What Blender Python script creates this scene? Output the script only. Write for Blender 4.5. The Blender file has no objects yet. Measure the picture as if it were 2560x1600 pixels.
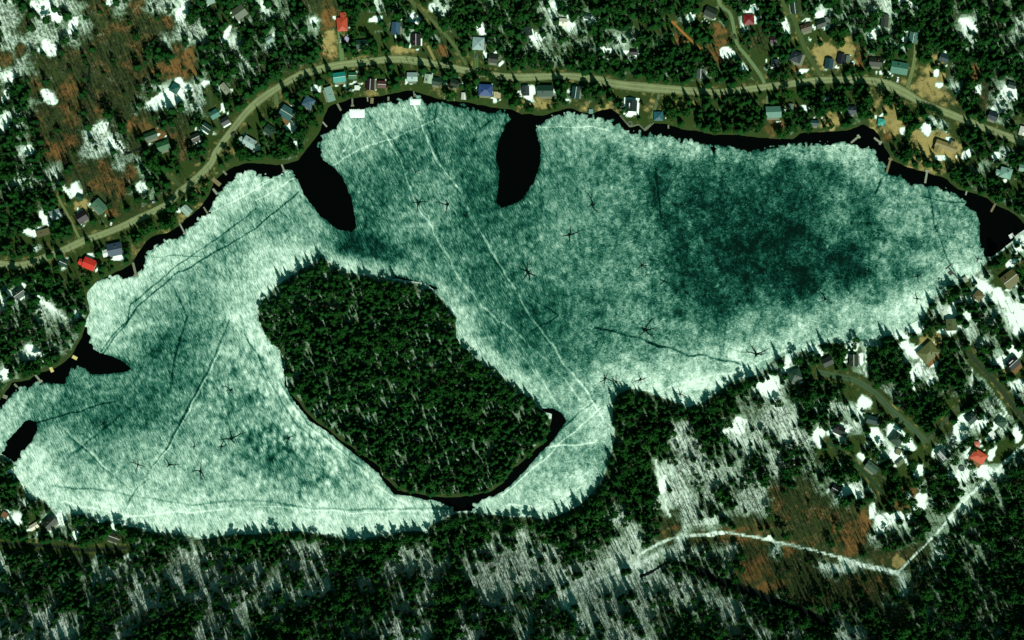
import bpy, math, random
import numpy as np
R = math.radians
rng = np.random.default_rng(7)
random.seed(7)
SC = bpy.context.scene
COL = SC.collection

# ------------------------------------------------------------------ camera, sky, sun, exposure
S = 0.35                      # metres per map unit
CAM_H = 2500.0
cam_d = bpy.data.cameras.new('camera'); cam = bpy.data.objects.new('camera', cam_d); COL.objects.link(cam)
cam.location = (0, 0, CAM_H); cam.rotation_euler = (0, 0, 0)
cam_d.sensor_width = 36.0; cam_d.lens = 36.0 * CAM_H / (2560 * S)
cam_d.clip_start = 10; cam_d.clip_end = 20000
SC.camera = cam
SUN_EL, SUN_AZ = 49.0, 156.4      # azimuth clockwise from north (+Y)
W = bpy.data.worlds.new('World'); SC.world = W; W.use_nodes = True
wn = W.node_tree.nodes; wl = W.node_tree.links
sky = wn.new('ShaderNodeTexSky'); sky.sky_type = 'NISHITA'; sky.sun_disc = False
sky.sun_elevation = R(SUN_EL); sky.sun_rotation = R(SUN_AZ); sky.altitude = 300; sky.air_density = 0.55; sky.dust_density = 2.0; sky.ozone_density = 0.0
wn['Background'].inputs['Strength'].default_value = 0.05
tint = wn.new('ShaderNodeMix'); tint.data_type = 'RGBA'; tint.blend_type = 'MULTIPLY'; tint.inputs[0].default_value = 1; tint.inputs[7].default_value = (.32, 1.25, .78, 1)
wl.new(sky.outputs[0], tint.inputs[6]); wl.new(tint.outputs[2], wn['Background'].inputs['Color'])
sl = bpy.data.lights.new('sun', 'SUN'); sun = bpy.data.objects.new('sun', sl); COL.objects.link(sun)
sl.energy = 4.2; sl.angle = R(0.5); sl.color = (0.97, 1.0, 0.88)
az = R(SUN_AZ)
sun.rotation_euler = (R(90 - SUN_EL), 0, math.pi - az)
SC.view_settings.view_transform = 'Standard'; SC.view_settings.look = 'None'
SC.view_settings.exposure = 0.15; SC.view_settings.gamma = 1
SC.cycles.max_bounces = 4; SC.cycles.diffuse_bounces = 2; SC.cycles.transparent_max_bounces = 4

# ------------------------------------------------------------------ helpers
def W2(px, py): return ((px - 1280) * S, (800 - py) * S)
def lin(r, g, b):
    f = lambda c: (c/255/12.92) if c <= 10 else (((c/255)+0.055)/1.055)**2.4
    return (f(r), f(g), f(b))
def tag(o, label=None, cat=None, group=None, kind=None):
    if label: o['label'] = label
    if cat: o['category'] = cat
    if group: o['group'] = group
    if kind: o['kind'] = kind
    return o
def empty(name, loc, rz=0, s=1.0):
    o = bpy.data.objects.new(name, None); o.empty_display_size = 1; COL.objects.link(o)
    o.location = loc; o.rotation_euler = (0, 0, rz)
    o.scale = s if isinstance(s, tuple) else (s, s, s)
    return o
class MB:
    def __init__(s): s.v = []; s.f = []
    def add(s, vs, fs):
        n = len(s.v); s.v += [tuple(v) for v in vs]; s.f += [tuple(i+n for i in f) for f in fs]; return s
    def box(s, x0, x1, y0, y1, z0, z1):
        return s.add([(x0,y0,z0),(x1,y0,z0),(x1,y1,z0),(x0,y1,z0),(x0,y0,z1),(x1,y0,z1),(x1,y1,z1),(x0,y1,z1)],
            [(0,3,2,1),(4,5,6,7),(0,1,5,4),(1,2,6,5),(2,3,7,6),(3,0,4,7)])
    def tube(s, p, q, r0, r1, n=5):
        p = np.array(p, float); q = np.array(q, float); d = q-p; L = np.linalg.norm(d) or 1; d /= L
        a = np.cross(d, (0,0,1.0)); 
        if np.linalg.norm(a) < .05: a = np.cross(d, (1.0,0,0))
        a /= np.linalg.norm(a); b = np.cross(d, a)
        vs = []
        for c, r in ((p, r0), (q, r1)):
            for i in range(n):
                t = 2*math.pi*i/n; vs.append(tuple(c + r*(math.cos(t)*a + math.sin(t)*b)))
        fs = [(i, (i+1)%n, n+(i+1)%n, n+i) for i in range(n)] + [tuple(range(n, 2*n))]
        return s.add(vs, fs)
    def mesh(s, name, m):
        me = bpy.data.meshes.new(name); me.from_pydata(s.v, [], s.f); me.update()
        if m: me.materials.append(m)
        return me
    def build(s, name, m, parent=None):
        o = bpy.data.objects.new(name, s.mesh(name, m)); COL.objects.link(o)
        if parent: o.parent = parent
        return o

def new_mat(name, rough=0.8, spec=0.2):
    m = bpy.data.materials.new(name); m.use_nodes = True
    b = m.node_tree.nodes['Principled BSDF']
    b.inputs['Roughness'].default_value = rough; b.inputs['Specular IOR Level'].default_value = spec
    return m, m.node_tree, b
class NT:
    """tiny node wiring helper"""
    def __init__(s, nt): s.nt = nt
    def n(s, t, **k):
        x = s.nt.nodes.new(t)
        for a, v in k.items(): setattr(x, a, v)
        return x
    def set(s, sock, v):
        if isinstance(v, bpy.types.NodeSocket): s.nt.links.new(v, sock)
        else: sock.default_value = v
    def math(s, op, a, b=0.0, c=None, clamp=False):
        x = s.n('ShaderNodeMath', operation=op, use_clamp=clamp); s.set(x.inputs[0], a); s.set(x.inputs[1], b)
        if c is not None: s.set(x.inputs[2], c)
        return x.outputs[0]
    def mix(s, f, a, b, mode='MIX'):
        x = s.n('ShaderNodeMix', data_type='RGBA', blend_type=mode); s.set(x.inputs[0], f)
        s.set(x.inputs[6], a if isinstance(a, bpy.types.NodeSocket) else (*a, 1)); s.set(x.inputs[7], b if isinstance(b, bpy.types.NodeSocket) else (*b, 1))
        return x.outputs[2]
    def noise(s, vec, scale, detail=3.0, rough=0.55, dist=0.0):
        x = s.n('ShaderNodeTexNoise'); s.set(x.inputs['Vector'], vec); x.inputs['Scale'].default_value = scale
        x.inputs['Detail'].default_value = detail; x.inputs['Roughness'].default_value = rough; x.inputs['Distortion'].default_value = dist
        return x.outputs[0]
    def attr(s, name):
        return s.n('ShaderNodeAttribute', attribute_name=name).outputs['Fac']
    def step(s, v, lo, hi):
        x = s.n('ShaderNodeMapRange', interpolation_type='SMOOTHSTEP'); s.set(x.inputs[0], v)
        x.inputs[1].default_value = lo; x.inputs[2].default_value = hi
        return x.outputs[0]
    def ramp(s, f, stops):
        x = s.n('ShaderNodeValToRGB'); s.set(x.inputs[0], f); e = x.color_ramp.elements
        while len(e) < len(stops): e.new(0.5)
        for i, (p, c) in enumerate(stops): e[i].position = p; e[i].color = (*c, 1)
        return x.outputs[0]
    def rot(s, vec, ang, sx, sy):
        x = s.n('ShaderNodeMapping'); s.set(x.inputs[0], vec); x.inputs['Rotation'].default_value = (0, 0, R(ang)); x.inputs['Scale'].default_value = (1,1,1)
        y = s.n('ShaderNodeVectorMath', operation='MULTIPLY'); s.nt.links.new(x.outputs[0], y.inputs[0]); y.inputs[1].default_value = (sx, sy, 1)
        return y.outputs[0]
    def pos(s): return s.n('ShaderNodeNewGeometry').outputs['Position']

def plain(name, col, rough=0.75, var=0.25, scale=0.8, seams=0.0, spec=0.2):
    """paint / shingle / wood: base colour broken up by worn noise and optional seams"""
    m, nt, b = new_mat(name, rough, spec); k = NT(nt)
    tc = k.n('ShaderNodeTexCoord').outputs['Object']
    n = k.noise(tc, scale, 4); c = k.mix(n, tuple(x*(1-var) for x in col), tuple(x*(1+var) for x in col))
    if seams:
        w = k.n('ShaderNodeTexWave', wave_type='BANDS', bands_direction='X'); nt.links.new(tc, w.inputs[0]); w.inputs['Scale'].default_value = seams
        w.inputs['Distortion'].default_value = 0.3
        c = k.mix(k.math('MULTIPLY', w.outputs['Fac'], 0.35), c, tuple(x*0.45 for x in col))
    nt.links.new(c, b.inputs['Base Color']); return m

# ------------------------------------------------------------------ numpy fields
def vnoise(x, y, cell, seed):
    g = np.random.default_rng(seed).random((257, 257))
    u = (x/cell) % 256; v = (y/cell) % 256
    i = np.floor(u).astype(int); j = np.floor(v).astype(int); a = u-i; b = v-j
    a = a*a*(3-2*a); b = b*b*(3-2*b)
    return (g[i,j]*(1-a)*(1-b)+g[i+1,j]*a*(1-b)+g[i,j+1]*(1-a)*b+g[i+1,j+1]*a*b)
def fnoise(x, y, cell, seed, o=3):
    t = 0; s = 0
    for k in range(o): t = t + vnoise(x+k*37, y+k*91, cell/2**k, seed+k)/2**k; s += 1/2**k
    return t/s
def seg_dist(x, y, pts, closed=False):
    d = np.full(x.shape, 1e9); n = len(pts)
    for i in range(n if closed else n-1):
        ax, ay = pts[i]; bx, by = pts[(i+1) % n]; dx, dy = bx-ax, by-ay; L = dx*dx+dy*dy or 1
        t = np.clip(((x-ax)*dx+(y-ay)*dy)/L, 0, 1)
        d = np.minimum(d, (x-ax-t*dx)**2+(y-ay-t*dy)**2)
    return np.sqrt(d)
def ell(px, py, e):
    x, y, a, b, dg = e[:5]; c, s = math.cos(R(dg)), math.sin(R(dg)); dx, dy = px-x, -(py-y)
    u = (dx*c+dy*s)/a; v = (-dx*s+dy*c)/b; return np.sqrt(u*u+v*v)
def inside(x, y, pts):
    c = np.zeros(x.shape, bool); n = len(pts); j = n-1
    for i in range(n):
        xi, yi = pts[i]; xj, yj = pts[j]
        if yi != yj:
            c ^= ((yi > y) != (yj > y)) & (x < (xj-xi)*(y-yi)/(yj-yi)+xi)
        j = i
    return c
def sdf(x, y, pts):           # positive inside
    return np.where(inside(x, y, pts), 1, -1)*seg_dist(x, y, pts, True)
def smooth(a, lo, hi):
    t = np.clip((a-lo)/(hi-lo), 0, 1); return t*t*(3-2*t)

# ------------------------------------------------------------------ map: shores, ice, roads (map units, y down)
LAKE = [(-60,1060),(-40,1005),(0,998),(30,955),(75,948),(95,932),(116,927),(150,912),(175,890),(192,862),(203,840),(212,812),(226,780),(222,755),(218,732),(236,713),(246,699),(265,692),(286,680),(325,660),(331,652),(341,633),(357,609),(376,590),(413,580),(447,564),(463,548),(484,530),(503,516),(521,487),(532,453),(556,432),(585,413),(616,406),(640,407),(666,408),(700,410),(743,400),(778,357),(799,325),(809,291),(820,267),(849,254),(878,246),(912,242),(957,237),(1005,228),(1031,225),(1058,233),(1090,242),(1135,251),(1169,254),(1222,265),(1280,272),(1306,283),(1354,286),(1399,275),(1428,268),(1455,278),(1478,283),(1505,272),(1531,270),(1550,288),(1574,317),(1597,311),(1613,327),(1634,307),(1664,308),(1703,320),(1756,328),(1783,336),(1849,336),(1920,343),(1981,346),(1999,332),(2079,325),(2126,323),(2158,310),(2185,320),(2200,341),(2214,370),(2232,398),(2290,424),(2317,429),(2370,448),(2396,471),(2470,493),(2489,511),(2523,524),(2555,548),(2570,570),(2540,590),(2530,605),(2507,625),(2466,650),(2446,678),(2420,695),(2393,708),(2370,718),(2343,738),(2322,755),(2313,782),(2293,800),(2248,826),(2219,836),(2184,846),(2158,852),(2116,855),(2079,853),(2047,858),(2018,873),(1973,882),(1933,895),(1904,930),(1870,941),(1836,948),(1806,966),(1777,988),(1756,1004),(1714,1016),(1687,1002),(1650,990),(1619,977),(1592,971),(1566,971),(1540,985),(1532,1000),(1528,1030),(1532,1055),(1535,1090),(1525,1131),(1514,1170),(1504,1197),(1470,1238),(1450,1258),(1415,1276),(1383,1289),(1359,1296),(1333,1290),(1280,1289),(1196,1280),(1137,1279),(1111,1295),(1075,1310),(1066,1328),(1037,1323),(1005,1327),(957,1335),(891,1346),(846,1339),(785,1330),(746,1324),(666,1327),(640,1333),(590,1331),(503,1345),(450,1332),(397,1330),(339,1315),(307,1310),(254,1294),(185,1281),(159,1284),(132,1270),(106,1248),(70,1244),(60,1216),(45,1192),(30,1152),(8,1138),(-40,1120)]
ISLE = [(807,643),(825,656),(865,678),(905,684),(957,690),(984,698),(1058,708),(1090,728),(1124,768),(1140,799),(1140,812),(1146,855),(1182,890),(1222,910),(1280,958),(1306,977),(1333,1000),(1357,1028),(1376,1036),(1376,1056),(1368,1084),(1352,1112),(1320,1140),(1280,1172),(1258,1206),(1222,1228),(1182,1238),(1116,1242),(1063,1236),(994,1222),(973,1202),(960,1190),(950,1166),(889,1124),(825,1076),(780,1042),(736,992),(718,962),(714,917),(700,873),(672,849),(648,808),(642,770),(652,752),(680,723),(714,694),(751,670),(783,655)]
ICE = [(-90,1075),(-60,1030),(0,1024),(16,1004),(37,983),(53,964),(69,969),(90,961),(116,955),(140,959),(164,961),(172,932),(196,914),(212,922),(225,935),(265,936),(317,930),(328,922),(315,906),(286,893),(254,882),(233,874),(225,853),(218,835),(205,800),(205,720),(240,700),(246,704),(265,694),(299,692),(312,702),(320,692),(341,688),(362,665),(360,643),(378,622),(410,604),(437,601),(460,585),(484,561),(503,540),(521,535),(532,516),(542,487),(558,471),(582,445),(616,426),(640,430),(669,437),(693,440),(717,425),(738,432),(746,453),(754,477),(772,506),(799,538),(841,572),(878,582),(891,572),(890,548),(878,493),(860,448),(838,421),(812,400),(799,391),(799,357),(815,331),(841,320),(857,294),(875,280),(912,276),(939,267),(989,251),(1018,249),(1026,242),(1050,246),(1063,257),(1106,261),(1132,267),(1161,265),(1196,278),(1259,278),(1275,286),(1262,317),(1243,357),(1240,397),(1246,426),(1246,466),(1240,506),(1254,520),(1280,514),(1306,498),(1333,461),(1349,416),(1353,391),(1351,365),(1337,315),(1367,296),(1399,287),(1433,283),(1460,288),(1507,294),(1534,304),(1560,320),(1574,331),(1600,331),(1612,346),(1627,335),(1682,344),(1703,354),(1730,349),(1777,362),(1784,389),(1790,365),(1849,366),(1862,378),(1920,373),(1973,360),(2026,362),(2110,356),(2140,357),(2153,373),(2179,365),(2192,384),(2200,406),(2211,421),(2219,434),(2264,442),(2277,461),(2290,456),(2317,463),(2343,463),(2383,485),(2412,503),(2415,514),(2441,530),(2449,559),(2449,606),(2457,633),(2462,640),(2500,650),(2500,720),(2350,830),(1950,920),(1720,1050),(1560,1000),(1560,1200),(1400,1330),(1150,1310),(900,1380),(400,1370),(0,1260),(0,1150),(10,1138),(40,1126),(30,1152),(-30,1150)]
MELT = [ # open leads in the far bay and round the island
 [(63,1051),(78,1048),(92,1056),(93,1075),(78,1105),(64,1122),(52,1140),(38,1160),(0,1145),(8,1128),(18,1108),(36,1082)],
 [(640,790),(652,812),(672,850),(700,874),(716,920),(735,900),(730,850),(690,800),(650,760)],
 [(700,870),(708,915),(712,965),(731,1000),(775,1052),(825,1086),(886,1136),(945,1182),(960,1206),(984,1236),(1020,1240),(1063,1250),(1100,1252),(1122,1262),(1142,1274),(1178,1276),(1186,1262),(1200,1252),(1226,1243),(1262,1226),(1290,1200),(1325,1164),(1356,1128),(1374,1112),(1388,1094),(1402,1074),(1418,1052),(1402,1030),(1384,1020),(1340,1020),(1200,1200),(1000,1200),(800,1020)],
 [(984,690),(1020,697),(1060,703),(1095,722),(1060,730),(990,712)]]
ROADS = [ # name, width, colour, points, label
 ('road', 20, (120,131,92), [(-200,640),(-80,652),(0,660),(50,664),(100,649),(159,625),(212,601),(291,572),(397,522),(423,506),(450,479),(489,448),(526,410),(542,378),(590,312),(635,262),(693,220),(751,188),(825,167),(905,156),(992,148),(1063,156),(1130,169),(1169,177),(1280,193),(1407,190),(1481,198),(1545,211),(1650,222),(1751,229),(1809,230),(1920,217),(2052,201),(2158,201),(2211,210),(2264,233),(2304,257),(2370,283),(2449,315),(2560,357),(2760,440)]),
 ('side_road', 10, (95,118,80), [(1788,-120),(1796,0),(1825,34),(1836,79),(1843,111),(1862,135),(1888,169),(1904,193),(1912,212)]),
 ('side_road', 11, (62,82,45), [(1940,-60),(1960,13),(1981,40),(1997,79),(2015,127),(2044,177),(2052,196)]),
 ('driveway', 10, (100,112,70), [(2290,100),(2288,138),(2282,172),(2267,224)]),
 ('side_road', 18, (60,82,55), [(2040,930),(2090,940),(2137,951),(2184,980),(2237,1033),(2290,1080),(2316,1106)]),
 ('side_road', 12, (58,75,50), [(2316,1106),(2343,1078),(2375,1038),(2415,1001)]),
 ('side_road', 12, (40,55,36), [(2425,880),(2436,900),(2475,940),(2515,990),(2560,1050),(2620,1130)]),
 ('driveway', 7, (105,115,70), [(145,490),(151,505),(169,537),(201,601)]),
 ('side_road', 10, (25,38,25), [(-120,1350),(0,1359),(106,1364),(212,1375),(317,1369)]),
 ('driveway', 13, (88,112,70), [(849,80),(852,120),(857,163)]),
 ('side_road', 9, (72,90,52), [(1010,-80),(1031,5),(1077,48),(1130,106),(1166,162)]),
 ('dirt_track', 6, (150,98,45), [(1679,53),(1710,84),(1751,122)]),
 ('driveway', 8, (125,120,70), [(1069,114),(1087,151)]),
 ('driveway', 13, (70,95,52), [(1190,124),(1191,172)]),
 ('driveway', 7, (50,70,42), [(524,225),(530,270),(550,326)]),
 ('driveway', 11, (62,78,42), [(415,432),(460,472)]),
 ('driveway', 9, (32,60,34), [(2068,1104),(2132,1152),(2179,1200),(2205,1232)]),
 ('driveway', 11, (90,105,72), [(1920,240),(1915,275)]),
 ('driveway', 9, (85,100,66), [(1648,235),(1640,262),(1628,296)]),
 ('driveway', 12, (80,98,62), [(688,226),(692,262)]),
 ('driveway', 12, (60,85,52), [(2548,300),(2540,345)]),
]
SNOWPATH = [(11,[(1600,1385),(1640,1362),(1671,1349),(1714,1341),(1809,1330),(1915,1348),(2039,1377),(2100,1394)]),(20,[(2100,1396),(2158,1414),(2245,1432)]),
 (9,[(2245,1430),(2285,1390),(2343,1332),(2370,1300)]),(14,[(2370,1300),(2396,1265),(2462,1205)]),(13,[(2462,1205),(2520,1148),(2600,1080)]),
 (12,[(1407,1494),(1420,1480),(1465,1459),(1545,1430)]),(26,[(1545,1428),(1600,1412),(1640,1390)]),(9,[(1407,1494),(1410,1512),(1428,1530),(1450,1552),(1481,1568)]),
 (12,[(1640,1150),(1646,1180),(1652,1210),(1658,1236),(1664,1250)]),(12,[(1666,1270),(1676,1290)]),
 (7,[(2158,850),(2166,880),(2162,920),(2166,958)]),(7,[(2424,850),(2430,910),(2428,965)]),(9,[(2440,920),(2480,975),(2520,1040)]),
 (9,[(100,752),(130,775),(165,795)]),(7,[(560,75),(575,100),(588,125)]),(7,[(600,140),(622,165)])]
CREEKS = [(5,[(205,120),(225,169),(220,225),(238,251),(268,262),(276,312),(290,352),(317,384),(354,370),(366,352)]),
 (6,[(1600,1438),(1624,1430),(1664,1406),(1700,1404),(1743,1420)]),(20,[(1743,1420),(1783,1446),(1862,1472),(1920,1495),(1990,1520),(2060,1550)])]
TILES = { # vegetation and ground cover, one letter per 14 m square
(0,0):"BDSSBRRBRBBGDDYD BRBMMBRRRROBBDYD BBBBBRRRRRBBBDSD OBRRRRRRRDDODMMM GBRRRRRRRROODDMM MDORORRRRMSSSMYD MMMRRRRRMDRSBYYD SMRRORMRRRDRYYYT MDRRRGGMROORYYTY DSDORBGMRYYRDYTY",
(1,0):"GMDROYYSDDYSDDMD DMMSOYYSDDSDYDDM MMMDOYYYYSDSDYMD RDMDOYYYYYDRDYDD DDRRYYYYYYYYYDYD YRRYTTTTTTYTTYYY YTTYYYYYDYYYYYDD TYDYYYYYYYYDDYYD YYDYYYWWWWWYYWDY YYDYWWWWWWWWWWWW",
(2,0):"DMSMDDDDDDYYNDMD DYGSMDDDYYSYNMSY DSMMMDGMDDODYYYR DDMDDMMDDDDDODSN DDDDDDDDYDDDDDYS YYDDDDYDDDYYYYYY TTYDTTTTTTTTYYYY YYYYDYTTTYYDDYYY YYDYDDYYDYYDDYDY WWWWWWWWYYYYDDYY",
(3,0):"YYDSMMBSMDDMDMDD DSNYDMMMDDDMSMDB YNYYYDMMSDDDSDMM YYNTTODYDYTDDDDM YTNTTYYYYTTDDYMD YYDYYTTTTTTSDRSY YDYDYDTYYTTTDRSD YYDYYDTTYTSYDYMD TDYTYYTOYTSNDDDD WWWWWWDYDTTTYDSD",
(0,1):"DMDGRRRBGDYRTYYY DSMMRRROMDDRTYYW DDDDYRROSDRYTDWW DDYYRYYROYYTDYWW DDDYYRYYYYTDYWWW DYSRYYYYTDDYWWWW YYYYYYYDDDWWWWWW DDDDYYYYYWWWWWWW SMDDDYWWWWWWWWWW MDSGMWWWWWWWWWWW",
(3,1):"WWWWWWWWWTTTDMYY WWWWWWWWWWWYDDYY WWWWWWWWWWWWWDDD WWWWWWWWWWWWWWWD WWWWWWWWWWWWWWYS WWWWWWWWWWWWWWYS WWWWWWWWWWWWWYYT WWWWWWWWWWWWYSSY WWWWWWWWWWMDSSMS WWWWWWWWWDSSDMSS",
(0,2):"MMMMMWWWWWWWWWWW DMMMMWWWWWWWWWWW DSMDWWWWWWWWWWWW SDDWWWWWWWWWWWWW DWWWWWWWWWWWWWWW WWWWWWWWWWWWWWWW WWWWWWWWWWWWWWWW WWWWWWWWWWWWWWWW DWWWWWWWWWWWWWWW DSWWWWWWWWWWWWWW",
(2,2):"WWWWWWWWWWWWWWWW WWWWWWWWWWWWWWWW WWWWWWWWWWWWWWWW WWWWWWWWWWWWWWWD WWWWWWDDDDWWWDDS WWWWWWDDDDDDDDMM WWWWWWDDCDGMDMMB WWWWWWDDCDGBDSSB WWWWWDDDDDBBMMBM WWWWWDDDDSBBBBMM",
(3,2):"WWWWWWWWWSYNSMMS WWWDWDSDYYYDMBMD DSDDYDDDSYYDMYSY SDYDDBDDDSSDDMMN SDDDDNBBDDDDMMNG GBDSBSNBDDDNYBMM BGDDMSYYNDNYSYSM MGBYSYSSNDMBMYSY BMMNSDYSYNYMSYNM BDMMDSDYYYDSMSSM",
(0,3):"DYWWWWWWWWWWWWWW DBDDWWWWWWWWWWWW SDYSDMDDWWWWWWWW DDDMMDYYDDDDDDDD DMDDDDDDBDDBDDDD MDMDMMBBMDMBBDDM DMDMDMMMMDDBBMDD MMDMDMMMDMDDMDDM MDMMMDMMDDDDDDMD MMDMMDMMDDDDMMDD",
(1,3):"WWWWWWWWWWWWWWWW WWWWWWWWWWWWWWWW WWWWWWWWWWWDDDDD DDDDDDDDDDDDDDMM DDBBDMDDDBBDDMBB DMBBDDDDBMBBDBBB BBDBMDMDBDBMDBBB BDBDDDDDDMBDMDBB DBDDDDDDDDDDBMDM DDDDDDDDMDMDMMDD",
(2,3):"WWWWDDDDDSBMBMBB WWWDDDMDDGGBMMBB DDDDDDGMDRBBGMRR BMDMDDMGDOGRROOO BBBDMMBBMBBBMBRR BBBBBBBSGDMDMMRO BBBSGBBBBBBBMDRO DDDSBBBBBMBMBBMD DDDDBBBMBMDMMBBM DDDDDMBBBMDDDMMB",
(3,3):"RRRMDSSYYSDMSMMD RRRRSYRYYSMDSDMD RRRRRRGSSDMSDMDD RRRRORSMMDMDMMDM SORRRORRRRSDMMDD RRRSSSRRRMMDMDMD ORRRRRRRSRMDDMDD MRRRRRRMRDMDDMMD DDDDMMDRRMMDDMDD MBDDSBMDMDDMMDMD"}
GRID = np.full((40, 64), 'D')
for (tx, ty), s in TILES.items():
    for r, row in enumerate(s.split()):
        for c, ch in enumerate(row[:16]): GRID[ty*10+r, tx*16+c] = ch
for _ in range(40):           # spread shore cover a little way under the lake letters
    w = GRID == 'W'
    if not w.any(): break
    g = GRID.copy()
    for dy, dx in ((0,1),(0,-1),(1,0),(-1,0)):
        sh = np.roll(np.roll(GRID, dy, 0), dx, 1); m = (g == 'W') & (sh != 'W'); g[m] = sh[m]
    GRID = g
#            snow  warm  grass tan   conif bare
COVER = {'D':(.50,.10,.45,.00,.97,.08), 'C':(.78,.05,.35,.00,.86,.10), 'M':(.66,.12,.40,.0,.60,.45), 'B':(.95,.10,.2,.0,.06,.9), 'G':(1.0,.05,.1,.0,.10,.60),
 'R':(.30,.40,.35,.0,.07,1.0), 'O':(.10,.85,.1,.0,.05,.7), 'S':(1.02,.1,.1,.0,.16,.25), 'Y':(.30,.26,.85,.02,.55,.25), 'T':(.08,.3,.5,.45,.22,.1), 'N':(.0,.0,1.,.15,.06,.02)}
for _k, _v in {'D':(.50,.12,.45,.0,.97,.08),'C':(.66,.08,.35,.0,.93,.08),'B':(.92,.12,.3,.0,.10,1.0),'Y':(.28,.28,.85,.02,.74,.25),'S':(.98,.1,.1,.0,.20,.35),'M':(.70,.12,.40,.0,.55,.6)}.items(): COVER[_k] = _v
CF = np.array([[COVER[c] for c in r] for r in GRID])          # 40 x 64 x 6
def cover(px, py):
    wx = (fnoise(px, py, 55, 11)-.5)*46; wy = (fnoise(px, py, 55, 23)-.5)*46
    u = np.clip((px+wx)/40-.5, 0, 62.999); v = np.clip((py+wy)/40-.5, 0, 38.999)
    i = u.astype(int); j = v.astype(int); a = (u-i)[..., None]; b = (v-j)[..., None]
    a = np.clip((a-.5)*1.5+.5, 0, 1); b = np.clip((b-.5)*1.5+.5, 0, 1)
    return CF[j,i]*(1-a)*(1-b)+CF[j,i+1]*a*(1-b)+CF[j+1,i]*(1-a)*b+CF[j+1,i+1]*a*b
# bright open patches of snow / lawns / dry litter: x, y, half length, half width, degrees
SNOW = [(112,20,42,17,-20),(140,40,30,18,-30),(180,70,12,30,-25),(275,5,12,8,0),(120,120,30,20,-35),(455,30,14,30,-20),(420,245,62,22,20),(455,218,26,18,-30),(425,262,24,12,-60),(514,210,11,12,0),(520,250,13,10,-40),
 (567,85,8,28,-25),(558,268,8,14,20),(250,320,24,20,-20),(290,362,36,14,-30),(122,244,24,15,-40),(15,240,9,22,-20),(10,305,14,22,-30),(75,375,14,12,20),(22,195,18,12,20),(660,12,10,14,0),
 (786,50,10,14,-30),(938,48,20,8,15),(1040,40,16,30,-35),(1078,25,9,24,-25),(1205,75,16,18,30),(1210,135,8,14,0),(792,220,14,14,0),(728,318,20,12,-30),(740,355,14,6,-50),(645,372,12,8,-30),(700,262,8,8,0),
 (1345,95,16,11,0),(1392,16,18,9,-30),(1425,62,10,14,-20),(1307,84,8,8,0),(1320,230,20,26,0),(1486,48,12,10,-40),(1515,125,24,7,-10),(1565,130,10,5,10),(1730,42,14,12,0),(1805,20,16,7,-15),(1875,25,22,12,25),(1892,48,18,10,0),(1816,132,20,14,-10),(1862,165,20,17,0),(1448,215,20,6,-10),
 (1960,2,8,14,0),(1965,65,13,28,-5),(2050,35,18,12,20),(2180,88,12,14,0),(2262,98,14,9,-10),(2420,62,26,12,-28),(2270,8,34,7,-20),(2340,182,8,14,-10),(2350,212,12,9,0),(2525,232,24,22,-20),(2445,225,7,15,0),(2318,318,18,25,-25),(2257,328,8,13,10),(2350,392,18,9,-10),(2415,385,12,16,-30),(2487,392,12,12,0),(2378,352,16,7,-35),
 (2008,178,16,7,15),(2020,100,9,9,0),(2010,268,14,7,-15),(2065,248,10,6,0),(1575,268,22,26,0),
 (110,545,12,22,20),(85,578,28,14,15),(355,468,14,12,-20),(185,475,14,24,-30),(48,722,30,8,35),(28,735,18,8,-40),(110,755,30,8,-35),(228,640,12,9,0),(296,640,16,9,-10),(165,475,22,7,-45),(195,528,5,10,0),(190,785,12,14,0),(10,760,8,26,-20),
 (90,885,30,17,-30),(12,935,12,22,-35),(30,1185,12,14,0),(152,1298,18,14,-30),(45,1298,14,24,-10),(250,1302,14,9,0),(290,1318,14,14,0),(190,1340,12,14,-20),(250,1388,14,9,-15),(8,1300,10,8,0),
 (2500,600,16,14,20),(2548,610,14,26,-20),(2530,660,30,10,35),(2460,718,36,15,-38),(2500,745,36,20,-30),(2545,790,34,42,-35),(2382,775,14,32,-25),(2420,790,14,14,0),(2375,822,28,14,10),(2290,815,24,17,0),(2250,840,24,9,-20),
 (2135,865,18,20,0),(2040,880,22,14,-25),(1968,905,10,30,-15),(1925,968,28,30,-20),(2290,880,26,24,-20),(2262,862,18,12,0),(2290,930,20,30,-20),(2335,905,14,12,0),(2285,955,8,22,-10),(2330,952,9,12,0),(2160,1005,22,32,-30),(2150,900,14,20,0),(2400,1060,14,36,-20),(2455,1055,16,24,-10),(2548,960,20,12,20),(2505,905,18,15,30),(2538,880,22,15,-20),
 (2190,1090,22,20,-20),(2240,1072,24,22,0),(2270,1105,18,30,0),(2245,1140,24,18,0),(2050,1090,28,26,-30),(2110,1068,16,12,-15),(2075,1082,9,15,-20),(2150,1148,12,18,-30),(2170,1190,20,14,-35),(2400,1095,18,12,0),(2425,1140,12,25,0),(2405,1185,24,16,30),(2460,1180,30,18,-10),(2480,1130,9,22,-25),(2475,1095,16,12,20),(2320,1105,18,13,30),(2340,1130,10,20,-35),(2300,1180,14,18,-20),(2495,1060,22,10,50),(2545,1085,12,24,0),
 (2117,1232,20,20,-20),(2140,1235,24,12,-25),(2300,1255,18,30,-20),(2270,1240,8,8,0),(2180,1275,10,20,-10),(2215,1300,28,20,20),(2255,1290,30,12,-5),(2205,1325,14,10,10),(2180,1205,12,10,0),
 (1850,1062,20,20,-20),(1825,1075,18,7,15),(1905,965,20,18,0),(1658,1210,9,26,-5),(1790,1335,24,6,5),(1925,1345,10,6,0),
 (1430,1250,10,5,-40),(1175,1295,6,5,0),(780,1080,5,5,0)]
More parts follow.
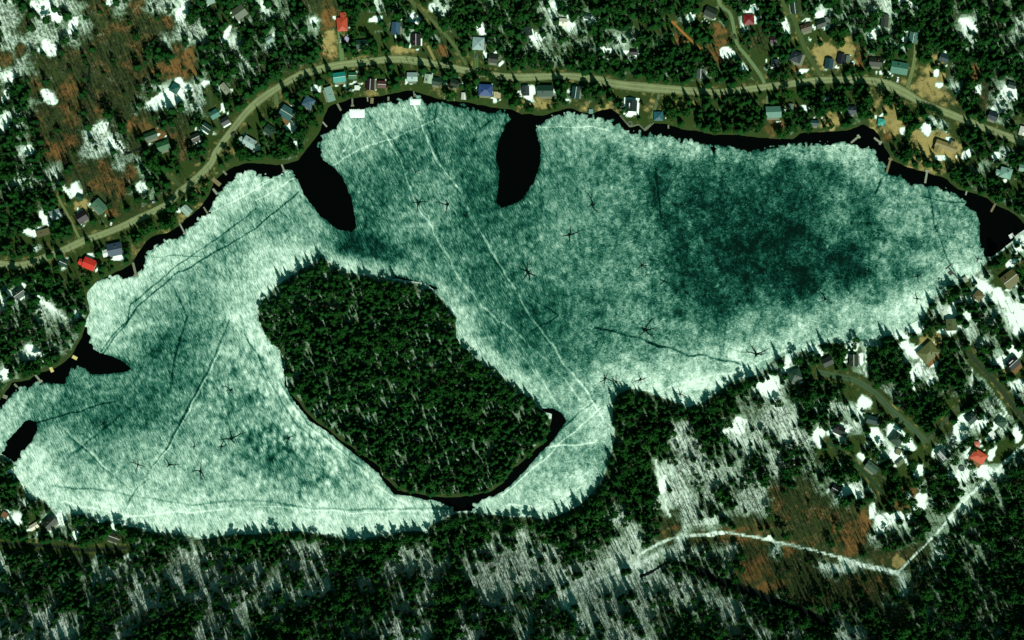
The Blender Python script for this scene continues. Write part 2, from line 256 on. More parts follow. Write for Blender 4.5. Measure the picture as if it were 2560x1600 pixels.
BARE_GROUND = [ # tan or green open lawn: x,y,a,b,deg,kind
 (2325,225,40,44,-20,'tan'),(2340,360,62,46,-30,'tan'),(2235,300,34,40,0,'tan'),(2280,240,30,20,-30,'olive'),(2060,135,36,34,0,'tan'),(2120,130,24,30,0,'tan'),(1595,230,70,22,-5,'olive'),(1610,235,80,14,-8,'olive'),(2435,180,14,22,-10,'orange'),
 (1935,320,26,22,0,'orange'),(2080,300,32,24,0,'tan'),(1790,90,30,32,-50,'orange'),(830,40,26,34,0,'orange'),(830,110,34,30,0,'tan'),(930,60,40,30,0,'olive'),(960,110,40,30,0,'olive'),(1010,130,34,16,0,'tan'),(1110,125,22,12,0,'orange'),(425,185,26,10,30,'orange'),(445,120,16,16,0,'orange'),
 (398,172,20,12,20,'orange'),(250,280,16,22,0,'orange'),(130,40,1,1,0,'tan'),(340,320,24,20,-20,'orange'),(290,70,26,16,0,'orange'),(390,60,14,12,0,'orange'),(50,125,16,16,0,'orange'),(180,350,26,16,-20,'orange'),
 (250,440,40,34,-20,'orange'),(330,430,18,22,0,'orange'),(290,530,30,16,20,'orange'),(205,515,22,22,0,'tan'),(330,505,36,20,20,'olive'),(165,490,22,16,20,'olive'),(255,660,40,24,15,'olive'),(60,600,70,14,10,'olive'),(470,430,30,24,-30,'olive'),
 (2270,1230,30,16,0,'orange'),(2250,1265,36,14,0,'orange'),(2120,1330,28,28,0,'orange'),(2150,1350,26,24,0,'orange'),(1900,1325,50,14,5,'orange'),(1905,1440,50,40,-25,'orange'),(1690,1320,14,14,0,'orange'),(2245,1405,22,18,30,'tan'),(2160,1300,20,30,0,'orange'),
 (2180,1190,10,10,0,'orange'),(2140,1100,22,18,-30,'olive'),(2510,1120,30,34,-20,'olive'),(2345,850,40,10,25,'tan'),(2320,870,40,30,40,'tan'),(2528,925,24,16,30,'tan'),(2515,690,40,30,35,'olive'),(1700,300,60,12,0,'olive'),(1610,300,22,22,-30,'olive'),(1575,300,24,16,0,'olive'),
 (1000,215,60,16,0,'olive'),(1220,245,50,18,0,'olive'),(1190,190,50,16,0,'olive'),(1340,255,50,14,0,'tan'),(2000,170,24,14,10,'orange'),(860,215,30,18,0,'olive'),(640,300,24,30,-30,'olive'),(1980,245,50,14,0,'olive')]
# ------------------------------------------------------------------ buildings: x,y,length,width,deg,roof rgb,shape,height,label,extra
B_ = [
 (600,32,30,28,35,(84,100,78),'gable',5,'grey-green roofed house in the forest north of the curving road',''),
 (529,3,18,13,20,(150,180,165),'shed',3,'pale roofed shed at the top edge of the forest',''),
 (438,222,20,20,-30,(14,86,76),'hip',4,'dark teal roofed cabin alone on a snowy clearing',''),
 (563,222,26,14,-50,(140,150,128),'gable',4,'long pale grey house with a white shed behind',''),
 (537,286,20,19,30,(40,118,105),'gable',4,'teal roofed house uphill of the road bend',''),
 (563,304,19,17,30,(34,40,48),'gable',4,'black roofed house close to the road bend','snow'),
 (517,320,22,17,-35,(22,62,50),'gable',4,'dark green roofed house with snow at one corner','snow'),
 (378,340,30,17,20,(20,70,40),'gable',4,'long dark green roofed cottage below the brook','porch'),
 (409,365,30,22,20,(28,98,52),'gable',4,'leaf green roofed cottage beside a white patch','porch'),
 (490,345,20,18,25,(28,40,26),'gable',4,'dark roofed hut under trees above the road','snow'),
 (624,357,30,22,-30,(168,192,188),'gable',5,'pale silver roofed house between road and lake','wing'),
 (856,62,24,32,4,(190,74,46),'hip',5,'orange-red roofed house at the end of a driveway','wing'),
 (674,100,17,14,30,(130,165,155),'gable',3,'pale green roofed hut deep in the woods',''),
 (990,72,20,28,-5,(52,86,110),'gable',5,'slate blue roofed house with a long wooden deck','porch'),
 (906,112,27,20,3,(18,64,50),'gable',5,'dark bottle green roofed house north of the road','porch'),
 (1040,100,22,26,0,(28,20,28),'gable',4,'black roofed house among trees by a dirt drive','snow'),
 (867,98,10,10,-30,(170,165,195),'shed',2.5,'small lilac-grey shed beside a driveway',''),
 (1196,110,27,29,-4,(150,178,178),'hip',5,'pale grey square house at the head of a green drive','porch'),
 (1233,148,22,18,-8,(30,42,34),'gable',4,'dark house with white porch rails','porch'),
 (849,194,29,22,8,(20,150,140),'gable',5,'bright turquoise roofed house on the lake side of road','porch'),
 (882,190,18,15,0,(22,100,60),'gable',4,'small green roofed garage beside the turquoise roof',''),
 (825,236,18,36,18,(125,160,145),'flat',4,'long pale flat-roofed house running down to the lake','porch'),
 (772,257,24,24,-30,(56,92,112),'hip',5,'blue-grey roofed house shaded by trees near the bay','porch'),
 (718,283,32,28,-32,(52,98,96),'gable',5,'teal-grey house with brown deck and picnic furniture','deck'),
 (674,325,22,20,-35,(20,58,42),'gable',4,'dark green roofed cottage above the open water','porch'),
 (926,212,18,26,-3,(34,12,26),'gable',4,'dark plum roofed narrow cottage above a dock','porch'),
 (955,212,19,16,-3,(92,52,50),'gable',4,'brick brown roofed cottage near the shore',''),
 (893,220,11,10,0,(225,235,225),'shed',2.5,'tiny white shed on a shore lawn',''),
 (1031,193,24,20,0,(160,188,185),'gable',4,'pale grey roofed pair of garages by the road','porch'),
 (1071,198,18,20,-8,(170,192,170),'gable',4,'pale cream-green roofed cottage by the road',''),
 (1092,205,20,17,-12,(16,56,36),'gable',4,'dark green cottage next to a pale roofed one','porch'),
 (1135,209,20,18,-20,(20,46,30),'gable',4,'dark roofed cottage half hidden by a conifer','porch'),
 (1214,226,32,26,-3,(42,74,130),'hip',5,'blue roofed house ringed by a dark hedge','porch'),
 (1243,238,16,14,-5,(190,175,140),'flat',2,'tan flat-roofed sauna beside a blue roof',''),
 (1160,241,11,15,-5,(220,225,215),'gable',3,'small white boathouse at the water edge',''),
 (1320,79,18,20,12,(26,52,40),'gable',4,'dark square cabin in snow in the north woods','snow'),
 (1408,56,18,16,-5,(235,235,215),'gable',4,'snow covered roof of a cabin in the north woods',''),
 (1470,42,16,12,-15,(24,66,55),'gable',3,'little teal cabin with a white window frame','snow'),
 (1776,32,28,22,-25,(32,48,36),'gable',4,'dark grey-green cottage beside the upper side road','porch'),
 (1871,50,25,23,3,(122,24,24),'hip',4,'dark red roofed house beside a round snowy pool',''),
 (1751,185,18,22,-3,(78,92,88),'gable',4,'mid grey cabin just uphill of the straight road','porch'),
 (1584,131,15,12,0,(16,18,20),'gable',3,'tiny black cabin in the middle north woods','snow'),
 (1314,228,16,22,2,(44,60,60),'gable',4,'charcoal roofed house framed by white snow','snow'),
 (1363,228,38,26,0,(20,64,46),'gable',5,'wide dark green roofed house south of the road','porch'),
 (1439,233,18,28,-8,(20,66,58),'gable',5,'dark teal narrow house beside a tall conifer','porch'),
 (1579,265,24,26,-3,(14,40,38),'gable',6,'black roofed house standing on a bright white deck','whitedeck'),
 (1646,291,20,20,0,(30,92,104),'hip',3,'blue-green pyramid roofed gazebo near the shore',''),
 (1933,281,36,26,2,(84,135,120),'gable',5,'sea-green wide roofed house near the middle shore','porch'),
 (1477,279,9,10,0,(110,150,140),'shed',2.5,'tiny grey-green pump hut at the water edge',''),
 (1986,21,14,26,6,(24,58,42),'gable',4,'long dark green trailer at the top of the side road','porch'),
 (2015,70,26,17,18,(74,64,44),'gable',4,'brown roofed cottage right of the second side road','porch'),
 (2052,60,22,18,20,(22,48,36),'gable',4,'dark roofed cottage under a white snow patch',''),
 (2069,50,12,12,10,(90,105,92),'shed',3,'small grey shed by a snowy yard in the north',''),
 (1989,143,26,24,-20,(14,36,44),'hip',5,'near-black house with a pale L-shaped deck','deckL'),
 (2072,160,18,24,-8,(24,62,70),'gable',4,'dark blue-green house with white porch on tan grass','porch'),
 (2102,148,16,24,-8,(14,24,36),'gable',4,'black-navy house on tan grass beside a grey shed','porch'),
 (2120,148,9,16,-8,(80,100,92),'shed',2.6,'narrow grey shed on tan grass by a navy house',''),
 (1936,159,16,18,-8,(26,48,52),'gable',4,'small slate cottage left of the second side road','porch'),
 (2247,171,40,28,-10,(58,120,100),'gable',6,'large sea-green roofed house with two parked cars','drive'),
 (2282,95,18,25,-10,(70,118,108),'gable',4,'pale teal garage at the top of a straight drive',''),
 (2188,156,30,20,-4,(28,38,24),'gable',4,'dark olive house left of the large sea-green roof','porch'),
 (1933,101,14,14,0,(48,24,34),'gable',3,'small maroon hut in the north-east woods','porch'),
 (2128,276,20,18,-3,(26,50,64),'gable',4,'dark navy cottage with an L-shaped white porch','porch'),
 (2036,308,18,12,-5,(26,72,70),'gable',3,'small dark teal cottage near the right bay','porch'),
 (2203,306,16,15,-8,(56,165,150),'hip',3,'bright aqua roofed hut on the shore lawn',''),
 (2364,366,56,26,-20,(140,128,78),'lshape',5,'large tan L-shaped villa with white snow around','drive'),
 (2359,146,20,18,-20,(26,60,66),'gable',4,'deep blue-green house hidden in dark woods',''),
 (2528,214,16,14,-15,(30,60,52),'gable',4,'dark cabin with a white frame above a snow lawn','snow'),
 (2481,291,22,18,-20,(22,44,56),'gable',4,'dark navy cabin near the right end of the road','porch'),
 (1977,270,10,18,-6,(90,120,105),'gable',3,'narrow grey-green bunkhouse with a brown deck','deck'),
 (2556,328,15,20,-15,(228,232,222),'gable',3,'white roofed garage at the right edge by the road',''),
 (2211,53,16,30,-6,(46,62,50),'gable',4,'long dark grey barn in the north-east forest','porch'),
 (140,537,24,22,20,(150,175,172),'gable',5,'house with striped pale metal roof and dark wing','wing'),
 (206,543,24,23,32,(28,14,26),'gable',5,'black-plum roofed house beside the short lane','porch'),
 (250,516,32,24,-45,(75,115,92),'gable',5,'sage green house with a white stair uphill of road','porch'),
 (108,582,32,15,17,(88,86,52),'flat',3,'brown wooden platform house beside a snow bank',''),
 (467,526,24,18,-45,(150,180,165),'gable',4,'pale mint roofed cottage beside the open water',''),
 (288,624,34,30,12,(56,78,98),'gable',6,'large slate blue house with white snow-laden wing','wing'),
 (225,660,30,25,-22,(215,50,36),'gable',5,'bright scarlet roofed house above the west shore','wing'),
 (159,657,18,14,-25,(22,66,62),'gable',3,'dark teal garage left of the scarlet roof',''),
 (49,734,28,22,35,(24,58,44),'gable',4,'dark green cabin with snow lining two sides','snow'),
 (201,494,14,11,-25,(24,72,50),'gable',3,'small green shed on the lawn at the lane end',''),
 (127,1306,30,22,45,(26,40,28),'gable',5,'black-green roofed house in the lower left corner','porch'),
 (86,1316,20,12,32,(225,215,190),'gable',3,'cream roofed outbuilding beside the lower left house',''),
 (286,1343,28,20,-20,(40,48,26),'gable',4,'dark olive house under trees by the south-west shore','porch'),
 (13,1287,14,12,-30,(120,80,45),'shed',3,'brown shed at the lower left edge',''),
 (2513,433,27,24,-15,(120,165,150),'hip',5,'pale jade roofed house near the right bay','wing'),
 (2556,421,18,15,-10,(110,150,135),'gable',4,'jade roofed garage at the right edge',''),
 (2523,698,38,32,38,(100,98,56),'gable',6,'large olive-brown house on snow by the east shore','porch'),
 (2445,740,21,20,-40,(104,96,58),'hip',4,'square olive-brown garage on open snow','' ),
 (2413,699,12,9,-60,(150,160,140),'shed',2.5,'tiny grey boat shed beside the eastern dock',''),
 (2528,590,10,9,30,(215,220,215),'shed',2.5,'tiny white boathouse at the far right bay',''),
 (2378,812,26,27,3,(82,96,58),'gable',5,'olive roofed house with snow driveway on both sides','porch'),
 (2068,904,24,20,25,(20,38,28),'gable',4,'very dark house hidden by shore trees on the south side',''),
 (2133,901,20,27,0,(34,54,42),'gable',4,'dark grey-green house with pointed gable and white yard','porch'),
 (1987,938,30,27,22,(20,60,44),'hip',4,'dark green hip roofed house behind a snow strip','porch'),
 (2319,882,44,36,42,(96,104,58),'hip',6,'largest olive roofed house on snow near the south-east bay','deck'),
 (2531,908,28,24,42,(18,30,34),'gable',5,'black roofed house with a white skylight bar at right','deck'),
 (2427,1046,24,21,42,(22,58,52),'gable',4,'dark teal square cabin enclosed by a snow ring',''),
 (2179,1050,24,18,-15,(22,62,60),'gable',4,'dark teal cottage left of the side road','wing'),
 (2097,1075,25,20,-25,(14,26,26),'gable',4,'black cottage beside the broken snow field','snow'),
 (2240,1098,28,26,-35,(22,58,42),'hip',4,'dark green house in the middle of a snowy square plot','' ),
 (2179,1168,32,18,-38,(62,92,74),'gable',4,'grey-green long cottage with snow along its side','porch'),
 (2356,1137,28,24,-48,(40,72,62),'gable',4,'dark green roof with pale stripes near the junction','porch'),
 (2445,1141,34,25,-32,(205,86,58),'hip',5,'coral red roofed house beside a grey-green yard','deck'),
 (2502,1056,22,20,-35,(30,72,52),'hip',4,'dark green house inside a looping drive at right',''),
 (2478,1084,13,10,35,(225,230,228),'shed',2.5,'white roofed shed above the coral red house',''),
 (2442,1110,11,11,0,(200,110,95),'hip',2.5,'small pink roofed hut above the coral red house',''),
 (2245,1130,12,12,-20,(96,106,66),'shed',2.5,'small olive shed on the snowy square plot',''),
 (2250,1157,22,9,40,(90,108,70),'shed',3,'narrow olive lean-to at the foot of the snowy plot',''),
 (2089,1224,20,18,-30,(12,26,20),'gable',4,'black cabin between two snow patches in the south',''),
]
_q = random.Random(99)
for b_ in B_:
    for _ in range(3):
        a_ = _q.random()*6.283; r_ = max(b_[2], b_[3])*.5+_q.uniform(2, 14); SNOW.append((b_[0]+r_*math.cos(a_), b_[1]+r_*math.sin(a_), _q.uniform(3, 9), _q.uniform(2, 4.5), _q.uniform(-60, 60)))
# ------------------------------------------------------------------ terrain
H_ = {}
def lake_land(px, py):       # >0 on land (map units)
    return np.maximum(-sdf(px, py, LAKE), sdf(px, py, ISLE))
def hill(px, py):
    z = 42*smooth(py, 1330, 1750) + 22*smooth(-px*.6-py*.8, -380, 200) + 14*smooth(300-py, 60, 420)
    return z*(.85+.3*vnoise(px, py, 190, 5)) + 2.2*(vnoise(px, py, 90, 6)-.5)
def axis(lo, hi, st, far):
    a = list(np.arange(lo, hi+st, st)); s = st
    L = [lo]; R_ = [a[-1]]
    while R_[-1] < far: s *= 1.35; R_.append(R_[-1]+s); L.append(L[-1]-s)
    return np.array(L[:0:-1]+a+R_[1:])
gx = axis(-525, 525, 1.75, 4500); gy = axis(-357, 357, 1.75, 4500)
GX, GY = np.meshgrid(gx, gy)
def world_to_map(X, Y): return X/S+1280, 800-Y/S
PX, PY = world_to_map(GX, GY)
d_land = lake_land(PX, PY)
d_j = d_land + (fnoise(PX, PY, 22, 31)-.5)*7
hz = hill(np.clip(PX, -700, 3300), np.clip(PY, -700, 2300))*smooth(d_land, 10, 140)
creek = np.full(PX.shape, 1e9)
for w, pts in CREEKS: creek = np.minimum(creek, seg_dist(PX, PY, pts)-w/2*(.5+1.0*fnoise(PX, PY, 14, 77)))
GZ = np.clip(d_j*S*.22, -1.6, 1.1) + np.clip(hz, 0, None)*(d_land > 0) + (fnoise(PX, PY, 30, 41)-.5)*.5*smooth(d_land, 2, 20)
def ground_z(X, Y):
    i = np.clip(np.searchsorted(gx, X)-1, 0, len(gx)-2); j = np.clip(np.searchsorted(gy, Y)-1, 0, len(gy)-2)
    a = (X-gx[i])/(gx[i+1]-gx[i]); b = (Y-gy[j])/(gy[j+1]-gy[j])
    return GZ[j,i]*(1-a)*(1-b)+GZ[j,i+1]*a*(1-b)+GZ[j+1,i]*(1-a)*b+GZ[j+1,i+1]*a*b
# true map position as seen from straight above at survey height
KZ = CAM_H/(CAM_H-np.clip(GZ, 0, None)); PX, PY = world_to_map(GX*KZ, GY*KZ)
def at(px, py, up=0.0):
    px = np.asarray(px, float); py = np.asarray(py, float); X0 = (px-1280)*S; Y0 = (800-py)*S; X, Y = X0.copy(), Y0.copy()
    for _ in range(4):
        z = np.maximum(ground_z(X, Y), 0)+up; X = X0*(CAM_H-z)/CAM_H; Y = Y0*(CAM_H-z)/CAM_H
    return X, Y, ground_z(X, Y)
def road_dist(px, py):
    d = np.full(px.shape, 1e9)
    for r in ROADS: d = np.minimum(d, seg_dist(px, py, r[3])-r[1]/2)
    return d
def fields(px, py):
    c = cover(px, py); isl = sdf(px, py, ISLE) > -12
    c[isl] = np.array(COVER['C'])
    snow, warm, grass, tan, con, bare = [c[..., i].copy() for i in range(6)]
    sth = smooth(py, 1345, 1400)*smooth(-px, -1600, -1400)*(con > .4)*smooth(fnoise(px+py*.35, py*.55, 62, 57), .42, .62); snow += sth*.35; con *= 1-sth*.62; bare += sth*.8*(1-bare)
    wob = (fnoise(px, py, 16, 51)-.5)*1.1
    for e in BARE_GROUND:
        m = 1-smooth(ell(px, py, e)+wob*1.0, .55, 1.35)
        snow *= 1-m*.75; con *= 1-m*(.86 if e[5] != 'orange' else .7); bare *= 1-m*(.8 if e[5] != 'orange' else .2)
        t = {'tan':(.22,.25,.80), 'olive':(.15,.95,.10), 'orange':(.78,.2,.05)}[e[5]]
        warm += (t[0]-warm)*m; grass += (t[1]-grass)*m; tan += (t[2]-tan)*m
    for e in SNOW:
        m = 1-smooth(ell(px, py, e)+wob, .75, 1.2); snow = np.maximum(snow, m*1.45-.1); con *= 1-m; bare *= 1-m*.9
    for w, pts in SNOWPATH:
        d = seg_dist(px, py, pts); m = 1-smooth(d+wob*5, w*.2, w*.62); snow = np.maximum(snow, m*(1.1+.4*wob)); m = np.maximum(1-smooth(d, w*.6, w*1.6), 1-smooth(seg_dist(px-6, py-14, pts), w*.5, w*1.2)); con *= 1-m; bare *= 1-m*.8
    return snow, warm, grass, tan, con, bare
near = (np.abs(PX-1280) < 1600) & (np.abs(PY-800) < 1100)
A = [np.zeros(PX.shape) for _ in range(6)]
f = fields(PX[near], PY[near])
for k in range(6): A[k][near] = f[k]
far_c = COVER['D']
for k in range(6): A[k][~near] = far_c[k]
rd = np.full(PX.shape, 99.); rd[near] = road_dist(PX[near], PY[near])
verge = 1-smooth(rd, 4, 16)
A[0] *= 1-verge*.85; A[2] += (0.8-A[2])*verge*.7; A[3] += (0.35-A[3])*verge*.8; A[1] *= 1-verge*.5
shore = 1-smooth(d_land, 0, 10)
nface = np.zeros(PX.shape, bool); nb_ = near & (d_land > -6) & (d_land < 16); nface[nb_] = lake_land(PX[nb_]-5, PY[nb_]-15) < 0
A[2] += (.5-A[2])*shore*.5; A[0] = np.where(nface, np.maximum(A[0], 1.05*shore), A[0]*(1-shore*.75))
def grid_mesh(name, X, Y, Z, mat, attrs, keep=None):
    ny, nx = X.shape
    co = np.stack([X, Y, Z], -1).reshape(-1, 3).astype(np.float32)
    idx = np.arange(nx*ny).reshape(ny, nx)
    q = np.stack([idx[:-1,:-1], idx[:-1,1:], idx[1:,1:], idx[1:,:-1]], -1).reshape(-1, 4)
    if keep is not None: q = q[keep[:-1,:-1].reshape(-1) | keep[1:,1:].reshape(-1)]
    me = bpy.data.meshes.new(name); me.vertices.add(len(co)); me.vertices.foreach_set('co', co.ravel())
    me.loops.add(q.size); me.loops.foreach_set('vertex_index', q.ravel().astype(np.int32))
    me.polygons.add(len(q)); me.polygons.foreach_set('loop_start', (np.arange(len(q))*4).astype(np.int32))
    me.update(calc_edges=True); me.polygons.foreach_set('use_smooth', np.ones(len(q), bool)); 
    for k, v in attrs.items():
        a = me.attributes.new(k, 'FLOAT', 'POINT'); a.data.foreach_set('value', v.reshape(-1).astype(np.float32))
    me.materials.append(mat); o = bpy.data.objects.new(name, me); COL.objects.link(o); return o

# ground material
gm, gnt, gb = new_mat('ground_cover', 0.95, 0.05); k = NT(gnt); P = k.pos()
n_f = k.noise(P, 0.9, 3, .6); n_m = k.noise(P, 0.16, 4, .6); n_l = k.noise(P, 0.035, 3)
dirt = k.mix(n_m, (.012,.034,.010), (.050,.066,.022))
lit = k.mix(k.math('MULTIPLY_ADD', n_m, .6, k.math('MULTIPLY', n_f, .45)), (.036,.034,.012), (.27,.135,.044))
gras = k.mix(n_f, (.012,.032,.006), (.042,.068,.016))
tn = k.mix(k.math('MULTIPLY_ADD', n_m, .6, k.math('MULTIPLY', n_f, .45)), (.09,.085,.026), (.50,.39,.15))
c = k.mix(k.step(k.math('ADD', k.attr('warm'), k.math('ADD', k.math('MULTIPLY', k.math('SUBTRACT', n_m, .5), 1.6), k.math('MULTIPLY', k.math('SUBTRACT', k.noise(P, .05, 4, .6), .5), 1.8))), .35, 1.0), dirt, lit)
c = k.mix(k.step(k.math('ADD', k.attr('grass'), k.math('SUBTRACT', n_m, .5)), .35, .85), c, gras)
c = k.mix(k.step(k.math('ADD', k.attr('tan'), k.math('MULTIPLY', k.math('SUBTRACT', n_m, .5), 1.6)), .25, .8), c, tn)
c = k.mix(k.math('MULTIPLY', k.step(n_l, .45, .7), .25), c, (.04,.06,.02))
sm = k.math('ADD', k.attr('snow'), k.math('ADD', k.math('MULTIPLY', k.math('SUBTRACT', n_m, .5), 1.5), k.math('MULTIPLY', k.math('SUBTRACT', n_f, .5), .8)))
n_s = k.noise(k.rot(P, -24, 1.3, .35), .45, 4, .65)
sn = k.mix(k.step(k.math('ADD', k.attr('snow'), k.math('MULTIPLY', k.math('SUBTRACT', n_s, .5), .9)), .70, 1.30), k.mix(n_s, (.065,.15,.092), (.33,.45,.32)), (.84,.97,.89))
c = k.mix(k.step(sm, .42, .90), c, sn)
c = k.mix(k.step(k.attr('wet'), .3, .7), c, (.006,.012,.009))
gnt.links.new(c, gb.inputs['Base Color'])
bm = k.n('ShaderNodeBump'); bm.inputs['Strength'].default_value = .5; bm.inputs['Distance'].default_value = .6
gnt.links.new(n_f, bm.inputs['Height']); gnt.links.new(bm.outputs[0], gb.inputs['Normal'])
wet = 1-smooth(creek, -1, 2.5)
o = grid_mesh('ground', GX, GY, GZ, gm, {'snow':A[0], 'warm':A[1], 'grass':A[2], 'tan':A[3], 'wet':wet})
tag(o, 'forest floor and yards with melting snow around the frozen lake', kind='structure')

# ------------------------------------------------------------------ water and ice
wm, wnt, wb = new_mat('dark_water', 0.25, 0.04); wb.inputs['Base Color'].default_value = (.0006,.0012,.0010,1)
kw = NT(wnt); bw = kw.n('ShaderNodeBump'); bw.inputs['Strength'].default_value = .05
wnt.links.new(kw.noise(kw.pos(), .8, 2), bw.inputs['Height']); wnt.links.new(bw.outputs[0], wb.inputs['Normal'])
xs = [W2(-700,0)[0], W2(2650,0)[0]]; ys = [W2(0,1420)[1], W2(0,200)[1]]
o = MB().add([(xs[0],ys[0],-.12),(xs[1],ys[0],-.12),(xs[1],ys[1],-.12),(xs[0],ys[1],-.12)], [(0,1,2,3)]).build('lake_water', wm)
tag(o, 'black open water between the shore and the ice', kind='structure')
ix = np.arange(-478, 436, .875); iy = np.arange(-205, 200, .875)
IX, IY = np.meshgrid(ix, iy); U, V = world_to_map(IX, IY)
jag = (fnoise(U, V, 26, 61)-.5)*14 + (np.abs(fnoise(U, V, 13, 62, 2)-.5)*2)**.7*16 - 7 + (fnoise(U, V, 5, 63, 2)-.5)*7
sd = sdf(U, V, ICE)
for p in MELT: sd = np.minimum(sd, -sdf(U, V, p))
jag = jag*(.22+.78*(1-smooth(np.minimum(sdf(U, V, LAKE), 99), 28, 55)))
sdj = sd + jag*np.clip(1.3-np.abs(sd)/30, 0, 1)
IZ = np.clip(sdj*S*.35, -.6, .12)-.02
# brightness control points
BP = [(20,1060,.80),(80,1160,.95),(50,1010,.8),(110,1220,.93),(250,1270,.97),(400,1300,.97),(600,1300,.96),(800,1310,.97),(950,1300,.95),(1050,1280,.93),(250,1210,.80),(400,1230,.84),(600,1220,.78),(700,1230,.72),(850,1210,.74),(930,1230,.82),
 (150,1120,.66),(250,1130,.60),(330,1120,.66),(450,1160,.74),(560,1150,.68),(640,1100,.52),(690,1130,.44),(760,1150,.58),(850,1170,.72),(700,1020,.66),(610,1000,.56),(650,950,.72),(560,950,.58),(500,1050,.66),
 (270,1040,.40),(320,1010,.42),(380,1000,.45),(420,1040,.50),(200,1050,.50),(120,1040,.50),(100,990,.62),(180,980,.46),(250,960,.52),(350,950,.50),(440,960,.48),(430,870,.40),(380,860,.45),(470,830,.44),(350,830,.68),(290,830,.80),(240,800,.93),(250,750,.97),(300,710,.96),(290,760,.88),(340,780,.72),
 (400,720,.74),(400,650,.92),(470,620,.85),(520,560,.88),(560,500,.92),(610,450,.88),(690,470,.80),(650,540,.66),(580,620,.60),(500,700,.62),(430,780,.58),(530,800,.58),(600,740,.84),(625,800,.97),(640,840,.99),(690,920,.99),(700,980,.95),(760,1050,.90),(830,1100,.88),(560,860,.70),(600,900,.72),(650,700,.97),(700,665,.97),(760,630,.90),(620,680,.72),
 (700,560,.62),(760,580,.66),(820,620,.60),(880,620,.12),(930,630,.14),(980,650,.22),(1030,670,.42),(860,660,.92),(920,672,.96),(980,680,.85),(1050,690,.66),(1080,700,.60),(1110,730,.78),(1150,780,.9),(1180,860,.9),(1240,890,.86),(1300,950,.84),(1340,980,.82),(1370,1010,.76),
 (830,350,.74),(880,300,.76),(960,290,.72),(1030,260,.74),(1100,300,.55),(1180,300,.52),(900,400,.60),(900,470,.46),(920,560,.42),(960,500,.40),(1000,400,.44),(1050,460,.55),(1010,560,.56),(1080,540,.62),(1060,620,.48),(1130,600,.46),(1130,380,.42),(1190,400,.40),(1200,500,.36),(1180,580,.38),(1120,700,.50),(1200,680,.42),(1180,760,.50),(1230,800,.44),(1250,700,.44),(1260,860,.44),(1330,850,.34),(1350,780,.34),(1380,740,.40),(1330,900,.44),(1400,930,.50),(1450,900,.48),(1380,980,.60),
 (1290,600,.50),(1310,540,.42),(1350,640,.56),(1400,600,.60),(1420,550,.60),(1460,480,.58),(1480,560,.54),(1400,450,.48),(1390,370,.56),(1360,310,.72),(1440,310,.74),(1520,330,.72),(1450,400,.52),(1540,400,.50),(1560,480,.48),(1520,620,.50),(1430,700,.52),(1480,760,.44),(1560,760,.56),(1600,700,.52),(1550,820,.52),(1600,860,.60),(1500,860,.48),
 (1600,360,.74),(1700,370,.70),(1800,385,.66),(1900,390,.58),(2000,380,.66),(2100,375,.82),(2170,395,.82),(1640,430,.28),(1660,500,.30),(1700,560,.30),(1740,460,.28),(1640,600,.44),(1700,640,.24),(1720,700,.18),(1800,560,.16),(1850,500,.20),(1860,600,.17),(1850,690,.14),(1800,740,.24),(1920,660,.12),(1980,600,.12),(1990,520,.22),(1950,440,.26),(2050,440,.34),(1880,440,.26),(1780,420,.40),(1900,760,.34),(1960,730,.15),(2000,680,.14),(2040,620,.16),(2085,540,.46),(2095,580,.42),(2120,620,.18),(2150,500,.34),(2160,580,.34),(2130,680,.20),(2200,640,.44),(2220,560,.52),(2200,460,.58),(2280,520,.62),(2300,600,.52),(2260,680,.50),(2380,560,.58),(2380,500,.68),(2420,600,.60),(2420,650,.84),(2350,680,.88),(2380,700,.8),(2330,700,.74),(2280,740,.88),(2240,790,.92),(2150,800,.76),(2180,740,.56),(2070,740,.50),(2060,800,.74),(2000,840,.86),(1950,800,.56),(1900,860,.80),(1850,910,.92),(1880,820,.60),(1800,900,.80),(1780,960,.98),(1710,980,.99),(1650,960,.97),(1600,930,.84),(1560,940,.80),(1650,900,.72),(1720,850,.62),(1700,780,.44),(1650,800,.52),(1620,760,.50),
 (1500,960,.72),(1450,980,.66),(1480,1020,.82),(1500,1070,.86),(1440,1060,.72),(1400,1100,.68),(1480,1130,.72),(1420,1180,.74),(1350,1180,.76),(1460,1200,.88),(1400,1250,.94),(1300,1270,.88),(1330,1220,.78),(1250,1260,.86),(1380,1050,.60),(1505,1150,.60)]
bx = np.array([p[0] for p in BP]); by = np.array([p[1] for p in BP]); bv = np.array([p[2] for p in BP])
cu = np.arange(-90, 2540, 12.); cv = np.arange(200, 1420, 12.); CU, CV = np.meshgrid(cu, cv)
wsum = np.zeros(CU.shape); vs_ = np.zeros(CU.shape)
for x, y, v in BP:
    w = 1/(((CU-x)**2+(CV-y)**2)/900+.6)**2.2; wsum += w; vs_ += w*v
CB = vs_/wsum
def bil(Gd, u, v, u0, v0, st):
    a = np.clip((u-u0)/st, 0, Gd.shape[1]-1.001); b = np.clip((v-v0)/st, 0, Gd.shape[0]-1.001); i = a.astype(int); j = b.astype(int); a -= i; b -= j
    return Gd[j,i]*(1-a)*(1-b)+Gd[j,i+1]*a*(1-b)+Gd[j+1,i]*(1-a)*b+Gd[j+1,i+1]*a*b
wu = U+(fnoise(U, V, 60, 71)-.5)*50; wv = V+(fnoise(U, V, 60, 72)-.5)*50
IB = bil(CB, wu, wv, -90, 200, 12.)
IB += (fnoise(U, V, 34, 73)-.5)*(.20+.22*smooth(U, 1300, 1700)) + (fnoise(U, V, 11, 74)-.5)*.20
IB -= .30*(1-smooth(sdj, 0, 9))*(fnoise(U, V, 30, 75))
east = smooth(U+(V-600)*.2, 1250, 1600)
